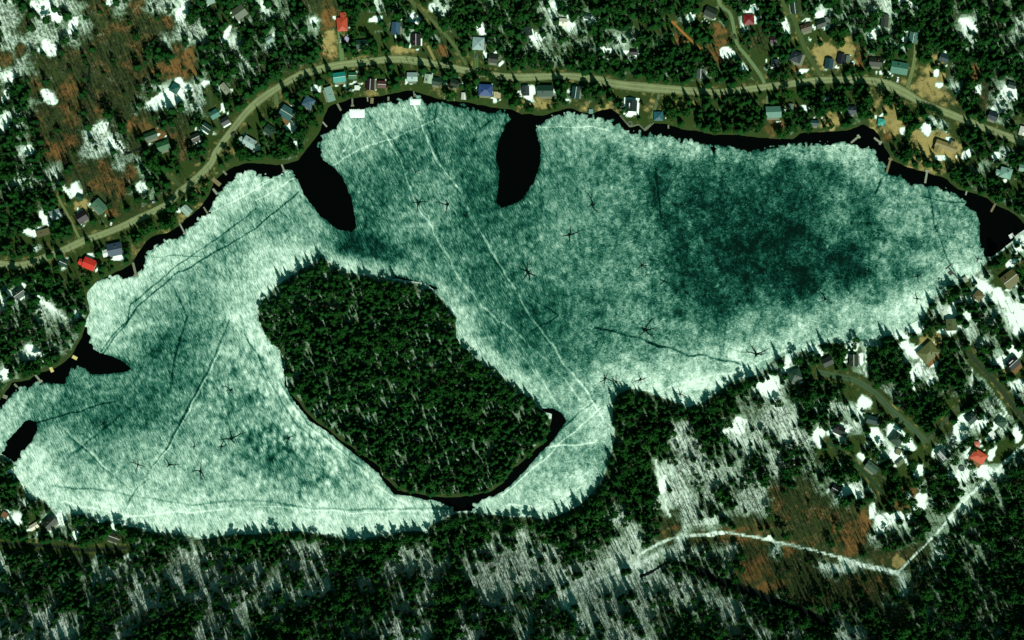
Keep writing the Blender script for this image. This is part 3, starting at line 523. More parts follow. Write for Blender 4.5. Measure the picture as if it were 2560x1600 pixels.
BL = .30+.75*np.maximum(1-smooth(ell(U, V, (720,1140,190,120,-20)), .5, 1.1), .8*(1-smooth(ell(U, V, (600,960,120,110,30)), .5, 1.1)))*smooth(fnoise(U, V, 40, 85), .25, .6)
# snowmobile trails and cracks: width, delta, points
TRK = [(3,.28,[(1035,262),(1060,330),(1090,400),(1150,480),(1190,560),(1250,660),(1320,780),(1370,850),(1420,920),(1470,980),(1510,1050)]),
 (2.4,.22,[(940,300),(1000,400),(1040,510),(1090,590),(1120,640),(1150,700),(1200,760),(1260,810),(1320,860),(1400,930),(1450,1000)]),
 (2,-.20,[(1045,270),(1075,330),(1100,410),(1160,500),(1230,640),(1310,760)]),(2,.18,[(820,420),(900,370),(980,345),(1060,315),(1110,290)]),(2,.20,[(850,390),(880,330),(870,290)]),
 (2.2,-.25,[(920,280),(940,320),(980,345),(1010,400)]),(2,.18,[(640,465),(720,430),(590,500),(500,540)]),
 (2.4,-.30,[(250,880),(300,820),(350,760),(420,700),(520,640),(640,570),(750,480)]),(2.2,-.28,[(255,885),(310,815),(330,760),(410,690),(500,625),(590,560),(640,520)]),
 (3,-.26,[(360,1195),(420,1120),(450,1060),(480,1000),(520,930),(545,870),(570,800)]),(2,.22,[(362,1192),(424,1120),(455,1060),(486,1000),(526,930),(551,870)]),
 (2.2,-.28,[(85,1060),(150,1040),(220,1020),(290,1008)]),(2,-.2,[(160,1080),(220,1130),(280,1190),(330,1230)]),(2,.2,[(165,1078),(225,1128),(285,1188)]),(4,-.16,[(170,1145),(240,1090),(300,1040)]),
 (3,-.16,[(130,1215),(250,1225),(350,1245),(480,1262),(640,1250),(760,1270),(1000,1275),(1120,1268)]),(2.4,.16,[(640,1265),(900,1282),(1100,1278)]),(2.4,-.2,[(310,1275),(345,1220),(370,1200)]),
 (3,-.24,[(600,790),(620,850),(650,900),(690,980),(740,1060),(800,1110),(810,1160)]),(2,.2,[(700,960),(760,1060),(840,1120),(900,1170),(960,1230),(1020,1262)]),(2,-.22,[(706,960),(766,1058),(846,1118),(906,1168)]),
 (3,-.36,[(1490,820),(1560,835),(1640,862),(1720,885),(1800,896),(1850,908)]),(2,-.3,[(2310,440),(2325,500),(2340,570),(2370,650),(2395,690)]),(2,.25,[(1500,1020),(1440,1075),(1380,1130),(1300,1200),(1250,1240)]),(2.4,.25,[(1350,1120),(1420,1115),(1490,1105)]),
 (3,.14,[(1270,1262),(1340,1268),(1400,1255),(1450,1215)]),(2,.22,[(1380,1000),(1330,900),(1290,850)]),(1.8,.2,[(1400,1020),(1350,950),(1300,880),(1230,800)]),(2.2,-.22,[(1490,1000),(1440,1040),(1400,1080)]),
 (2,.22,[(1337,318),(1400,320),(1480,318),(1520,325)]),(2.5,-.3,[(1640,420),(1645,480),(1650,540)]),(3,-.35,[(2190,480),(2200,450),(2206,440)]),(2,-.28,[(2300,490),(2360,505),(2412,508)]),(2,-.25,[(1320,740),(1400,790),(1330,830)]),
 (1.6,.2,[(640,500),(700,470),(740,445)]),(3,-.2,[(420,700),(470,790),(440,880),(430,960)]),(2,-.2,[(500,560),(530,600),(545,615)]),(2,-.24,[(385,640),(440,640),(500,640)]),
 (2.2,.22,[(870,320),(890,345),(905,330),(890,312),(872,330)]),(2,-.25,[(1180,290),(1200,325),(1230,300),(1190,330)]),(2.4,-.2,[(1090,262),(1085,300),(1092,360)]),(3,.2,[(560,1275),(300,1290),(160,1255)]),(3,.12,[(1580,1010),(1700,960),(1840,925),(1980,870),(2100,838)])]
for w, dl, pts in TRK:
    xs_ = [p[0] for p in pts]; ys_ = [p[1] for p in pts]
    i0, i1 = np.searchsorted(ix, (min(xs_)-1290)*S), np.searchsorted(ix, (max(xs_)-1270)*S)
    j0, j1 = np.searchsorted(iy, (790-max(ys_))*S), np.searchsorted(iy, (810-min(ys_))*S)
    sl_ = (slice(j0, j1), slice(i0, i1))
    u = U[sl_]+(fnoise(U[sl_], V[sl_], 40, 81)-.5)*12; v = V[sl_]+(fnoise(U[sl_], V[sl_], 40, 82)-.5)*12
    IB[sl_] += 1.3*dl*(1-smooth(seg_dist(u, v, pts), w*.35, w*1.1))*(.5+.9*fnoise(U[sl_], V[sl_], 25, 83))
im, int_, ib = new_mat('lake_ice', 0.8, 0.03); k = NT(int_); P = k.pos()
i1 = k.noise(P, .42, 5, .8, 1.2); i2 = k.noise(P, .15, 4, .65, 1.0)
st = k.noise(k.rot(P, -24, 1.5, .22), .8, 3, .6); st2 = k.noise(k.rot(P, 20, .35, 2.2), .6, 3, .6, 1.0)
ea = k.attr('east')
def ce(n, g): return k.math('MULTIPLY', k.math('SUBTRACT', n, .5), g)
b = k.math('ADD', k.math('MULTIPLY_ADD', k.attr('bright'), .94, -.055), ce(i2, .55))
b = k.math('ADD', b, k.math('MULTIPLY', ce(i1, 1.0), k.math('MULTIPLY_ADD', ea, 1.1, .5))); b = k.math('ADD', b, k.math('MULTIPLY', ce(st, 1.0), k.math('SUBTRACT', 1.15, ea)))
b = k.math('ADD', b, ce(st2, .35))
vo = k.n('ShaderNodeTexVoronoi'); vo.inputs['Scale'].default_value = .17; int_.links.new(k.rot(P, -10, 1.3, .8), vo.inputs['Vector'])
b = k.math('ADD', b, k.math('MULTIPLY', k.math('SUBTRACT', .5, vo.outputs['Distance']), k.math('MULTIPLY', k.attr('blot'), .75)))
sp_ = k.step(k.noise(P, .7, 2, .5), .66, .74); b = k.math('ADD', b, k.math('MULTIPLY', sp_, k.math('MULTIPLY', ea, .28)))
c = k.ramp(b, [(0.0,(.0002,.008,.005)),(.20,(.002,.040,.027)),(.38,(.022,.120,.085)),(.58,(.155,.295,.232)),(.78,(.38,.56,.455)),(1.0,(.74,.89,.79))])
int_.links.new(c, ib.inputs['Base Color'])
bmp = k.n('ShaderNodeBump'); bmp.inputs['Strength'].default_value = .35; bmp.inputs['Distance'].default_value = .25
int_.links.new(k.math('ADD', i1, st), bmp.inputs['Height']); int_.links.new(bmp.outputs[0], ib.inputs['Normal'])
o = grid_mesh('lake_ice', IX, IY, IZ, im, {'bright':IB, 'east':east, 'blot':BL}, keep=(sdj > -6) & (sdf(U, V, LAKE) > -40))
tag(o, 'blue-green melting lake ice crossed by snowmobile trails', kind='structure')
IXs = None

# melt holes with radiating cracks
hole_m = plain('meltwater', (.001,.006,.004), .2, .2)
HOLES = [(1046,507,1.,'melt hole with branching cracks, left one of the pair below the upper islets'),(1119,511,1.2,'melt hole with long twin arms beside the diagonal trail'),(1039,429,.5,'small melt hole between the two black openings'),
 (1481,512,1.2,'star-shaped melt hole in pale ice right of the second black opening'),(1423,587,1.4,'large star melt hole in the middle of the lake'),(1320,682,1.4,'big melt hole left of the central pale ice'),(1604,663,.7,'small melt hole at the edge of the dark ice'),
 (1661,702,.7,'comma shaped melt hole in the dark eastern ice'),(1616,686,.4,'dot-like melt hole below a small star one'),(1613,824,1.6,'widest melt hole with curved arms near the south trail'),(1891,885,1.3,'forked melt hole by the south-east shore'),(1513,946,.9,'melt hole where the trails leave the narrows'),
 (1601,948,.8,'melt hole off the wooded southern point'),(1540,955,.7,'melt hole hard against the wooded point'),(2063,747,1.1,'melt hole with thin rays in the eastern basin'),(2293,747,.8,'hooked melt hole in bright ice near the east shore'),(2294,690,.6,'ragged melt hole north of a hooked one'),
 (2444,647,.5,'tiny melt hole at the easternmost ice edge'),(579,1096,1.5,'melt hole with tall antler-like cracks in the west basin'),(423,1162,1.1,'melt hole with a long horizontal crack in the west basin'),(501,1178,1.1,'six-armed melt hole in the south-west ice'),(553,1117,.9,'melt hole left of the antler-like cracks'),
 (485,1117,.6,'small melt hole with one short ray in the west basin'),(259,1059,.7,'faint melt hole in the dark western ice'),(577,975,.9,'smudged melt hole with a white rim'),(721,1095,.9,'round melt hole south-west of the island'),(345,1162,.8,'blurred melt hole with white lumps around'),(1700,985,.6,'ring-like melt hole in the white southern cove')]
def ribbon(mb, pts, w0, w1, z=0.0):
    n = len(pts); vs = []
    for i, p in enumerate(pts):
        a = pts[max(i-1, 0)]; b2 = pts[min(i+1, n-1)]; dx, dy = b2[0]-a[0], b2[1]-a[1]; L = math.hypot(dx, dy) or 1; w = (w0+(w1-w0)*i/(n-1))/2
        vs += [(p[0]-dy/L*w, p[1]+dx/L*w, z), (p[0]+dy/L*w, p[1]-dx/L*w, z)]
    mb.add(vs, [(2*i, 2*i+1, 2*i+3, 2*i+2) for i in range(n-1)])
for i, (x, y, s, lab) in enumerate(HOLES):
    rr = random.Random(i); mb = MB(); na = rr.choice([3,4,5,6,8])
    ring = [(math.cos(t)*(.9+rr.random()*.8)*s, math.sin(t)*(.7+rr.random()*.7)*s, 0) for t in [2*math.pi*j/10 for j in range(10)]]
    mb.add([(0,0,0)]+ring, [(0, j+1, (j+1) % 10+1) for j in range(10)])
    for a in range(na):
        t = 2*math.pi*a/na+rr.uniform(-.4, .4); L = rr.uniform(2, 11)*s; p = [0, 0]; pts = [(0, 0)]; 
        for q in range(6): t += rr.uniform(-.35, .35); p = [p[0]+math.cos(t)*L/6, p[1]+math.sin(t)*L/6]; pts.append(tuple(p))
        ribbon(mb, pts, 1.15*s**.5, .25, -.004*(a+1))
        t2 = t+rr.choice([-.7,.7]); q0 = pts[3]; ribbon(mb, [q0, (q0[0]+math.cos(t2)*L*.3, q0[1]+math.sin(t2)*L*.3)], .55, .15, -.004*(a+1)-.002)
    X, Y = W2(x, y); o = mb.build('melt_hole', hole_m); o.location = (X, Y, .16)
    tag(o, lab, 'melt hole', 'star-shaped melt holes in the ice')

# ------------------------------------------------------------------ roads draped on the ground
def spline(pts, step=6.):
    out = []; P_ = [pts[0]]+list(pts)+[pts[-1]]
    for i in range(1, len(P_)-2):
        p0, p1, p2, p3 = [np.array(p, float) for p in P_[i-1:i+3]]; n = max(2, int(np.linalg.norm(p2-p1)/step))
        for j in range(n):
            t = j/n; out.append(.5*((2*p1)+(p2-p0)*t+(2*p0-5*p1+4*p2-p3)*t*t+(3*p1-p0-3*p2+p3)*t**3))
    out.append(np.array(pts[-1], float)); return np.array(out)
def road_mat(name, rgb):
    m, nt, b = new_mat(name, .9, .1); k = NT(nt); P = k.pos(); cl = lin(*rgb)
    u = k.attr('across'); n = k.noise(P, .5, 4, .6); n2 = k.noise(P, .06, 3)
    c = k.mix(n, tuple(x*.62 for x in cl), tuple(x*1.25 for x in cl))
    c = k.mix(k.math('MULTIPLY', k.step(n2, .45, .7), .45), c, tuple(x*.55 for x in cl))
    w = k.math('ABSOLUTE', k.math('SUBTRACT', k.math('ABSOLUTE', u), .38)); trk = k.math('SUBTRACT', 1.0, k.step(w, .04, .14))
    c = k.mix(k.math('MULTIPLY', trk, .42), c, tuple(min(1, x*1.55+.015) for x in cl))
    edge = k.step(k.math('ADD', k.math('ABSOLUTE', u), k.math('MULTIPLY', k.math('SUBTRACT', n, .5), .7)), .7, 1.0)
    c = k.mix(edge, c, (.045,.07,.022)); nt.links.new(c, b.inputs['Base Color']); return m
RC = {}
for ri, (nm, w, rgb, pts) in enumerate(ROADS):
    sp = spline(pts); ct = np.array([-1,-.6,-.2,.2,.6,1.]); n = len(sp)
    tg = np.gradient(sp, axis=0); tg /= np.linalg.norm(tg, axis=1)[:, None]; nr = np.stack([-tg[:,1], tg[:,0]], 1)
    ww = w/2*(1+.25*(vnoise(sp[:,0], sp[:,1], 50, 90)-.5))
    if nm == 'road': ww = ww*(1+.25*smooth(-np.abs(sp[:,0]-1590), -160, -40)+.35*smooth(-np.abs(sp[:,0]-2230), -70, -20))
    G = sp[:, None, :]+nr[:, None, :]*ct[None, :, None]*ww[:, None, None]
    X, Y, Z = at(G[..., 0], G[..., 1]); Z = Z+(.10 if nm == 'road' else .075+.001*ri)
    Z = np.maximum(Z, Z.mean(1, keepdims=True)-.02)+.05
    key = rgb
    if key not in RC: RC[key] = road_mat('gravel_road', rgb)
    o = grid_mesh(nm, X, Y, Z+.04, RC[key], {'across':np.broadcast_to(ct, X.shape)})
    tag(o, {'road':'pale worn main road curving above the north shore','side_road':'narrow side road between houses and woods','driveway':'short gravel driveway leading to a house','dirt_track':'straight orange dirt track in the north woods'}[nm], kind='structure')

# ------------------------------------------------------------------ buildings
wall_cols = [(.55,.52,.45),(.30,.20,.12),(.62,.62,.58),(.20,.24,.22),(.40,.30,.20)]
WALLM = [plain('siding', c_, .8, .15, 1.5, 2.5) for c_ in wall_cols]
DECKM = {'wood': plain('deck_wood', lin(150,110,70), .8, .3, 2, 3.0), 'grey': plain('weathered_deck', lin(120,125,105), .8, .25, 2, 3.0), 'white': plain('snowy_deck', (.86,.92,.88), .8, .06, 1.0), 'brown': plain('brown_deck', lin(120,92,56), .8, .35, 1.6, 2.0)}
BRICK = plain('chimney_brick', (.16,.10,.07), .9, .3, 3); SNOWM = plain('roof_snow', (.84,.95,.89), .8, .05)
TRIM = plain('white_trim', (.70,.72,.70), .6, .1); DARKG = plain('dark_glass', (.02,.03,.035), .1, .1)
ROOFM = {}
def roof_mat(rgb):
    if rgb not in ROOFM: ROOFM[rgb] = plain('roofing', tuple(min(.8, c_*.85+.004) for c_ in lin(*rgb)), .55, .42, .9, 1.1, .35)
    return ROOFM[rgb]
def gable_roof(mb, L, Wd, z, rise, ov=.45, th=.22, x0=0, y0=0):
    a, b2 = L/2+ov, Wd/2+ov; zo = z-rise*ov/(Wd/2)
    for s in (-1, 1):
        mb.add([(x0-a,y0+s*b2,zo),(x0+a,y0+s*b2,zo),(x0+a,y0,z+rise),(x0-a,y0,z+rise),(x0-a,y0+s*b2,zo+th),(x0+a,y0+s*b2,zo+th),(x0+a,y0,z+rise+th),(x0-a,y0,z+rise+th)],
               [(0,1,2,3),(4,7,6,5),(0,4,5,1),(0,3,7,4),(1,5,6,2)] if s > 0 else [(0,3,2,1),(4,5,6,7),(0,1,5,4),(0,4,7,3),(1,2,6,5)])
def hip_roof(mb, L, Wd, z, rise, ov=.45, th=.2):
    a, b2 = L/2+ov, Wd/2+ov; r = max(0, (L-Wd)/2)+.05
    mb.add([(-a,-b2,z-.1),(a,-b2,z-.1),(a,b2,z-.1),(-a,b2,z-.1),(-a,-b2,z-.1+th),(a,-b2,z-.1+th),(a,b2,z-.1+th),(-a,b2,z-.1+th),(-r,0,z+rise),(r,0,z+rise)],
           [(0,3,2,1),(0,1,5,4),(1,2,6,5),(2,3,7,6),(3,0,4,7),(4,5,9,8),(6,7,8,9),(5,6,9),(7,4,8)])
house_xy = []
for i, (x, y, L, Wd, dg, rgb, shp, h, lab, ex) in enumerate(B_):
    rr = random.Random(100+i); L *= S; Wd *= S; X, Y, Z = [float(v) for v in at(x, y)]
    rot = dg
    if Wd > L: L, Wd = Wd, L; rot = dg+90
    hut = L < 6.0
    nm = 'shed' if hut or 'shed' in lab else ('garage' if 'garage' in lab else 'house')
    e = empty(nm, (X, Y, Z), R(rot)); cat = {'shed':'shed','garage':'garage','house':'house'}[nm]
    tag(e, lab, cat, 'buildings scattered around the lake'); house_xy.append((x, y, lab, max(L, Wd)/S))
    wm_ = rr.choice(WALLM); rm = roof_mat(rgb); h = min(h, 5)*.72; z0 = -.8; rise = Wd*.5*{'gable':.48,'hip':.42}.get(shp, .4)
    w = MB(); rf = MB()
    if shp in ('gable', 'lshape'):
        ll = L if shp == 'gable' else L*.95; ww2 = Wd if shp == 'gable' else Wd*.62
        if shp == 'lshape': rise = ww2*.5*.42
        a, b2 = ll/2, ww2/2
        w.add([(-a,-b2,z0),(a,-b2,z0),(a,b2,z0),(-a,b2,z0),(-a,-b2,h),(a,-b2,h),(a,b2,h),(-a,b2,h),(-a,0,h+rise-.03),(a,0,h+rise-.03)],
              [(0,1,5,4),(2,3,7,6),(1,2,6,9,5),(3,0,4,8,7)])
        gable_roof(rf, ll, ww2, h, rise)
        if shp == 'lshape':
            w.box(-a*.95, -a*.35, -b2-4.2, -b2+.5, z0, h-.1); w.box(a*.35, a*.8, b2-.5, b2+3.0, z0, h-.1)
            hb = MB(); gable_roof(hb, 6.5, ll*.30, h-.05, rise*.7)
            rf.add([(-a*.65+v[1], -b2-1.8+v[0], v[2]) for v in hb.v], hb.f)
            rf.add([(a*.58+v[1]*.8, b2+.8+v[0]*.7, v[2]-.08) for v in hb.v], hb.f)
    elif shp == 'hip':
        w.box(-L/2, L/2, -Wd/2, Wd/2, z0, h); hip_roof(rf, L, Wd, h, rise)
    else:
        w.box(-L/2, L/2, -Wd/2, Wd/2, z0, h); a, b2 = L/2+.3, Wd/2+.3; dz = Wd*.12 if shp == 'shed' else .05
        rf.add([(-a,-b2,h),(a,-b2,h),(a,b2,h+dz),(-a,b2,h+dz),(-a,-b2,h+.2),(a,-b2,h+.2),(a,b2,h+.2+dz),(-a,b2,h+.2+dz)],
               [(0,3,2,1),(4,5,6,7),(0,1,5,4),(1,2,6,5),(2,3,7,6),(3,0,4,7)])
        if shp == 'flat': rf.box(-L*.2, -L*.05, -Wd*.2, Wd*.1, h+.2, h+.8)
    w.build('wall', wm_, e); ro = rf.build('roof', rm, e)
    # ridge cap
    if shp == 'gable' and not hut: MB().box(-L/2-.4, L/2+.4, -.16, .16, h+rise+.17, h+rise+.30).build('ridge_cap', TRIM if rr.random() < .3 else rm, ro)
    if not hut and shp != 'flat' and rr.random() < .75:
        cx, cy = rr.uniform(-.25, .25)*L, rr.choice([-.2, .2])*Wd; MB().box(cx-.4, cx+.4, cy-.35, cy+.35, h-.5, h+rise+.9).build('chimney', BRICK, ro)
    if 'skylight' in lab: MB().box(-L*.3, L*.15, Wd*.18, Wd*.3, h+rise*.5, h+rise*.66).build('skylight', TRIM, ro)
    if 'striped' in lab or 'stripes' in lab:
        for q in range(3):
            zz = h+rise*(1-.5/(.5))+rise*.5; yy = -Wd*(.10+.12*q); zc = h+rise*(1-abs(yy)/(Wd/2))
            MB().box(-L*.42, L*.42, yy-.22, yy+.22, zc+.12, zc+.34).build('roof_panel', TRIM, ro)
    d = MB().box(-.5, .5, -Wd/2-.06, -Wd/2-.005, -.1, 2.0) if not (shp == 'lshape') else None
    if d: d.build('door', TRIM if rgb[0] < 90 else DECKM['brown'], e)
    if not hut and d:
        for sx in (-.3, .3): MB().box(L*sx-.6, L*sx+.6, -Wd/2-.05, -Wd/2-.004, .9, 2.0).build('window', DARKG, e)
    # decks and wings
    c_, s_ = math.cos(R(rot)), math.sin(R(rot))
    def side_local(v):   # direction down the map, towards the lake or sun
        return v
    if ex == 'porch':
        sd_ = -1 if math.cos(R(rot)) > 0 else 1; t = 1.5; MB().box(-L*.45, L*.42, *(sorted((sd_*(Wd/2+.02), sd_*(Wd/2+t+.6)))), -.6, .5).build('porch', DECKM['grey'], e)
    elif ex == 'deck':
        MB().box(-L/2-.3, L/2+.3, -Wd/2-4.2, -Wd/2-.02, -.6, .5).build('deck', DECKM['brown'], e)
    elif ex == 'deckL':
        MB().box(-L/2, L/2+3, -Wd/2-2.2, -Wd/2-.02, -.6, .55).build('deck', DECKM['grey'], e); MB().box(L/2+.02, L/2+3, -Wd/2-.01, Wd/2, -.6, .54).build('deck', DECKM['grey'], e)
    elif ex == 'whitedeck':
        MB().box(-L/2-3.2, L/2+2.6, -Wd/2-2.4, Wd/2+2.6, -.8, .35).build('deck', DECKM['white'], e); MB().box(-2.2, 2.2, Wd*.2, Wd*.3, h+rise*.62, h+rise*.8).build('skylight', TRIM, ro)
    elif ex == 'snow':
        MB().box(-L/2-.4, L/2+.3, -Wd/2-1.5, -Wd/2-.02, -.6, .3).build('snowy_porch', SNOWM, e)
    elif ex == 'wing':
        sgn = rr.choice([-1, 1]); wl_, ww3 = L*.42, Wd*.55; bx0 = sgn*(L/2+wl_/2-.2)
        MB().box(bx0-wl_/2, bx0+wl_/2, -ww3/2-Wd*.15, ww3/2-Wd*.15, z0, h*.75).build('side_wing', wm_, e)
        q = MB(); gable_roof(q, wl_, ww3, h*.75, ww3*.2, .3, .18, bx0, -Wd*.15)
        q.build('wing_roof', roof_mat((228,236,232)) if 'white snow' in lab else (roof_mat((22,40,40)) if 'dark wing' in lab else rm), e)

# ------------------------------------------------------------------ docks, rafts, cars, small things
plank = DECKM['grey']; post_m = plain('dock_post', (.10,.09,.07), .8)
DOCK_M = [DECKM['grey'], plain('bleached_dock', lin(140,148,130), .8, .2, 2, 3), plain('tan_dock', lin(125,115,85), .8, .25, 2, 3)]
DOCKS = [(848,268,20,5,-62,0,'long pale dock below the long flat-roofed house',0),(812,311,17,4,-48,1,'pale narrow dock at the head of the left black opening',0),(881,254,16,4,-88,0,'grey dock below the white shed lawn',1),(919,248,12,3,-85,1,'short pale dock below the plum roofed cottage',0),(930,252,14,8,-95,2,'broad tan dock beside a short pale one',0),
 (971,247,10,5,-90,0,'stub dock under the brick brown cottage',0),(1035,235,14,3,-85,0,'thin dock pointing at the snow pile on the ice',0),(1111,244,10,3,-90,0,'short dock left of the white boathouse',0),(1136,247,10,3,-90,1,'short bleached dock beside the white boathouse',0),
 (1619,318,24,5,38,0,'slanting dock with rails beside the walled lawn',0),(1671,317,9,4,-90,0,'stub dock right of the gazebo',0),(2136,350,22,5,40,1,'L-shaped bleached dock in the right bay',1),(2192,350,18,5,-38,1,'angled bleached dock with a square landing',1),
 (2221,416,32,5,74,2,'very long thin dock near the villa lawn',1),(2315,444,28,5,80,1,'long dock with a square end off the villa lawn',1),(2416,480,16,4,76,1,'plain short dock in the wide black bay',0),(2483,519,24,5,62,2,'brown dock with a square end at the far right',1),
 (2478,650,18,7,-55,1,'broad dock at the east end of the ice',0),(541,455,26,10,-40,2,'wide tan dock on the north-west shore',0),(562,432,14,5,-48,0,'narrow grey dock above the wide tan one',0),(538,479,18,6,-52,1,'pale dock below the wide tan one',0),
 (455,570,26,4,-62,1,'long thin dock with a foot below the tree clump',1),(336,671,30,6,-76,0,'long grey dock beside the slate blue house',1),(515,527,22,4,-58,0,'grey dock by the mint roofed cottage',0),(94,944,20,5,-52,1,'pale dock with a wide head near the left edge',1),(40,964,12,5,-45,0,'short dock at the lower left bay',0),
 (13,992,12,9,-20,0,'square grey dock at the left edge',0),(707,418,16,4,-68,1,'thin pale dock left of the black opening',1),(1906,930,18,4,-62,1,'pale dock on the wooded south shore',0)]
def dock(x, y, L, wd, dg, mi, lab, head):
    X, Y = W2(x, y); L *= S; wd *= S; e = empty('dock', (X, Y, .0), R(dg)); tag(e, lab, 'dock', 'wooden docks along the shore')
    m = MB(); n = max(3, int(L/.9))
    for j in range(n): a = -L/2+L*j/n; m.box(a, a+L/n*.93, -wd/2, wd/2, .42, .55)
    m.build('walkway', DOCK_M[mi], e)
    if head: MB().box(L/2+.02, L/2+wd*1.1, -wd*1.0, wd*1.0, .40, .56).build('landing', DOCK_M[mi], e)
    for sx in (-.4, .4):
        for sy in (-1, 1): MB().tube((L*sx, sy*wd*.5, -1.2), (L*sx, sy*wd*.5, .95), .12, .12, 6).build('post', post_m, e)
for d in DOCKS: dock(*d)
for x, y, dg, lab in ((187,894,-28,'yellow-brown swim raft in the left black opening'),(129,924,-65,'yellow-brown swim raft against the dark bank')):
    X, Y = W2(x, y); e = empty('swim_raft', (X, Y, 0), R(dg)); tag(e, lab, 'raft', 'swim rafts'); m = MB()
    for j in range(5): m.box(-2.3+j*.93, -2.3+j*.93+.88, -1.4, 1.4, .25, .38)
    m.build('deck', plain('raft_boards', lin(205,190,125), .8, .2, 2), e); 
    for s in (-1, 1): MB().tube((-2.2, s*1., .05), (2.2, s*1., .05), .3, .3, 8).build('float', post_m, e)
# dark dock frozen in by the east shore
X, Y = W2(2388, 688); e = empty('dock', (X, Y, .1), R(-48)); tag(e, 'dark T-shaped dock frozen into bright ice by the east shore', 'dock', 'wooden docks along the shore')
dm = plain('dark_dock', (.05,.055,.045), .8); MB().box(-9, 9, -.55, .55, .3, .45).build('walkway', dm, e); MB().box(-9.8, -9.02, -2.6, 4.2, .3, .47).build('landing', dm, e); MB().box(-6, -2.2, -3.6, -.57, .3, .46).build('landing', dm, e)
for sx in (-6, 6): MB().tube((sx, .5, -1), (sx, .5, .9), .12, .12, 6).build('post', post_m, e)

glass = DARKG; tyre = plain('tyre', (.02,.02,.02), .9)
def car(x, y, dg, rgb, lab, L=4.7, van=False):
    X, Y, Z = [float(v) for v in at(x, y)]; Wc = 1.85; e = empty('parked_car', (X, Y, Z+.17), R(dg)); tag(e, lab, 'car', 'cars around the lake')
    pm = plain('car_paint', rgb, .35, .06, .5, 0, .5); a = L/2; b2 = Wc/2; m = MB()
    prof = [(-a,.35),(-a,.85),(-a*.92,.95),(-a*.45 if not van else -a*.95,1.0),(a*.38,.98),(a*.93,.82),(a,.6),(a,.3)]
    n = len(prof); vs = [(p[0], -b2*(.92 if q in (0,1,7,6) else 1), p[1]) for q, p in enumerate(prof)]+[(p[0], b2*(.92 if q in (0,1,7,6) else 1), p[1]) for q, p in enumerate(prof)]
    m.add(vs, [tuple(range(n)), tuple(range(2*n-1, n-1, -1))]+[(q, n+q, n+(q+1) % n, (q+1) % n) for q in range(n)]); m.build('body', pm, e)
    g = MB(); x0, x1 = (-a*.78, a*.32); 
    g.add([(x0,-b2*.92,.97),(x1+.35,-b2*.92,.95),(x1+.35,b2*.92,.95),(x0,b2*.92,.97),(x0+.35,-b2*.78,1.5),(x1-.35,-b2*.78,1.5),(x1-.35,b2*.78,1.5),(x0+.35,b2*.78,1.5)],[(0,1,5,4),(1,2,6,5),(2,3,7,6),(3,0,4,7)]); g.build('glass', glass, e)
    MB().box(x0+.3, x1-.3, -b2*.8, b2*.8, 1.49, 1.55).build('roof', pm, e)
    for sx in (-.6, .62):
        for sy in (-1, 1): MB().tube((a*sx, sy*(b2-.2), .33), (a*sx, sy*(b2+.02), .33), .33, .33, 12).build('wheel', tyre, e)
car(2219,194,76,(.8,.82,.8),'white van parked left in front of the large sea-green house', 5.2, True)
car(2244,199,80,(.8,.82,.8),'white car parked right in front of the large sea-green house')
car(583,334,45,(.03,.03,.035),'dark car driving on the road bend in the upper left')
car(376,507,16,(.03,.035,.03),'dark car parked on the left shoulder of the road')
car(385,505,16,(.35,.38,.38),'grey car parked in line behind a dark one')
car(279,557,75,(.75,.78,.76),'white car parked by the road below the sage house')
car(1838,92,-70,(.03,.035,.03),'dark car on the narrow upper side road')
car(2478,1097,40,(.78,.8,.78),'white car parked above the coral red house')
car(2486,1104,40,(.2,.3,.3),'grey car parked next to a white one by the coral house')
car(1191,140,88,(.06,.09,.1),'dark car on the green drive of the pale square house')
car(852,100,85,(.5,.52,.5),'silver car on the driveway of the orange-red house')
# round things
def round_thing(name, x, y, r, lab, cat, rim, fill, h):
    X, Y, Z = [float(v) for v in at(x, y)]; e = empty(name, (X, Y, Z+.15), 0); tag(e, lab, cat); n = 24; vs = []
    for rr_, z in ((r, 0), (r, h), (r*.86, h), (r*.86, h-.12)): vs += [(rr_*math.cos(2*math.pi*j/n), rr_*math.sin(2*math.pi*j/n), z) for j in range(n)]
    MB().add(vs, [(q*n+j, q*n+(j+1) % n, (q+1)*n+(j+1) % n, (q+1)*n+j) for q in range(3) for j in range(n)]).build('rim', rim, e)
    MB().add([(r*.86*math.cos(2*math.pi*j/n), r*.86*math.sin(2*math.pi*j/n), h-.1) for j in range(n)], [tuple(range(n))]).build('cover', fill, e)
round_thing('round_pool', 1887, 24, 3.4, 'round above-ground pool under snow beside the dark red roof', 'pool', TRIM, plain('pool_cover', (.3,.5,.45), .5), 1.2)
round_thing('round_pool', 2404, 1171, 2.6, 'round dark covered pool left of the coral red house', 'pool', plain('pool_rim', (.05,.07,.06), .5), plain('pool_cover', (.05,.08,.07), .5), 1.1)
round_thing('fire_pit', 1575, 309, 2.0, 'round stone fire pit on the walled lawn by the lake', 'fire pit', plain('stone', (.25,.27,.22), .9), plain('ash', (.04,.06,.04), .9), .4)
round_thing('hot_tub', 2412, 702, 1.6, 'round hot tub beside the tiny boat shed', 'hot tub', post_m, plain('tub_cover', (.12,.16,.12), .6), .9)
X, Y, _ = at(1606, 318)
w_ = MB()
for (x0, y0), (x1, y1) in (((1550,288),(1574,316)),((1574,316),(1597,310)),((1597,310),(1613,326)),((1613,326),(1634,306))):
    a, b2 = W2(x0, y0), W2(x1, y1); w_.tube((*a, .2), (*b2, .2), .7, .7, 4)
o = w_.build('retaining_wall', plain('stone_wall', (.12,.15,.10), .9, .3)); tag(o, 'zigzag stone retaining wall where the lawn meets black water', 'wall')
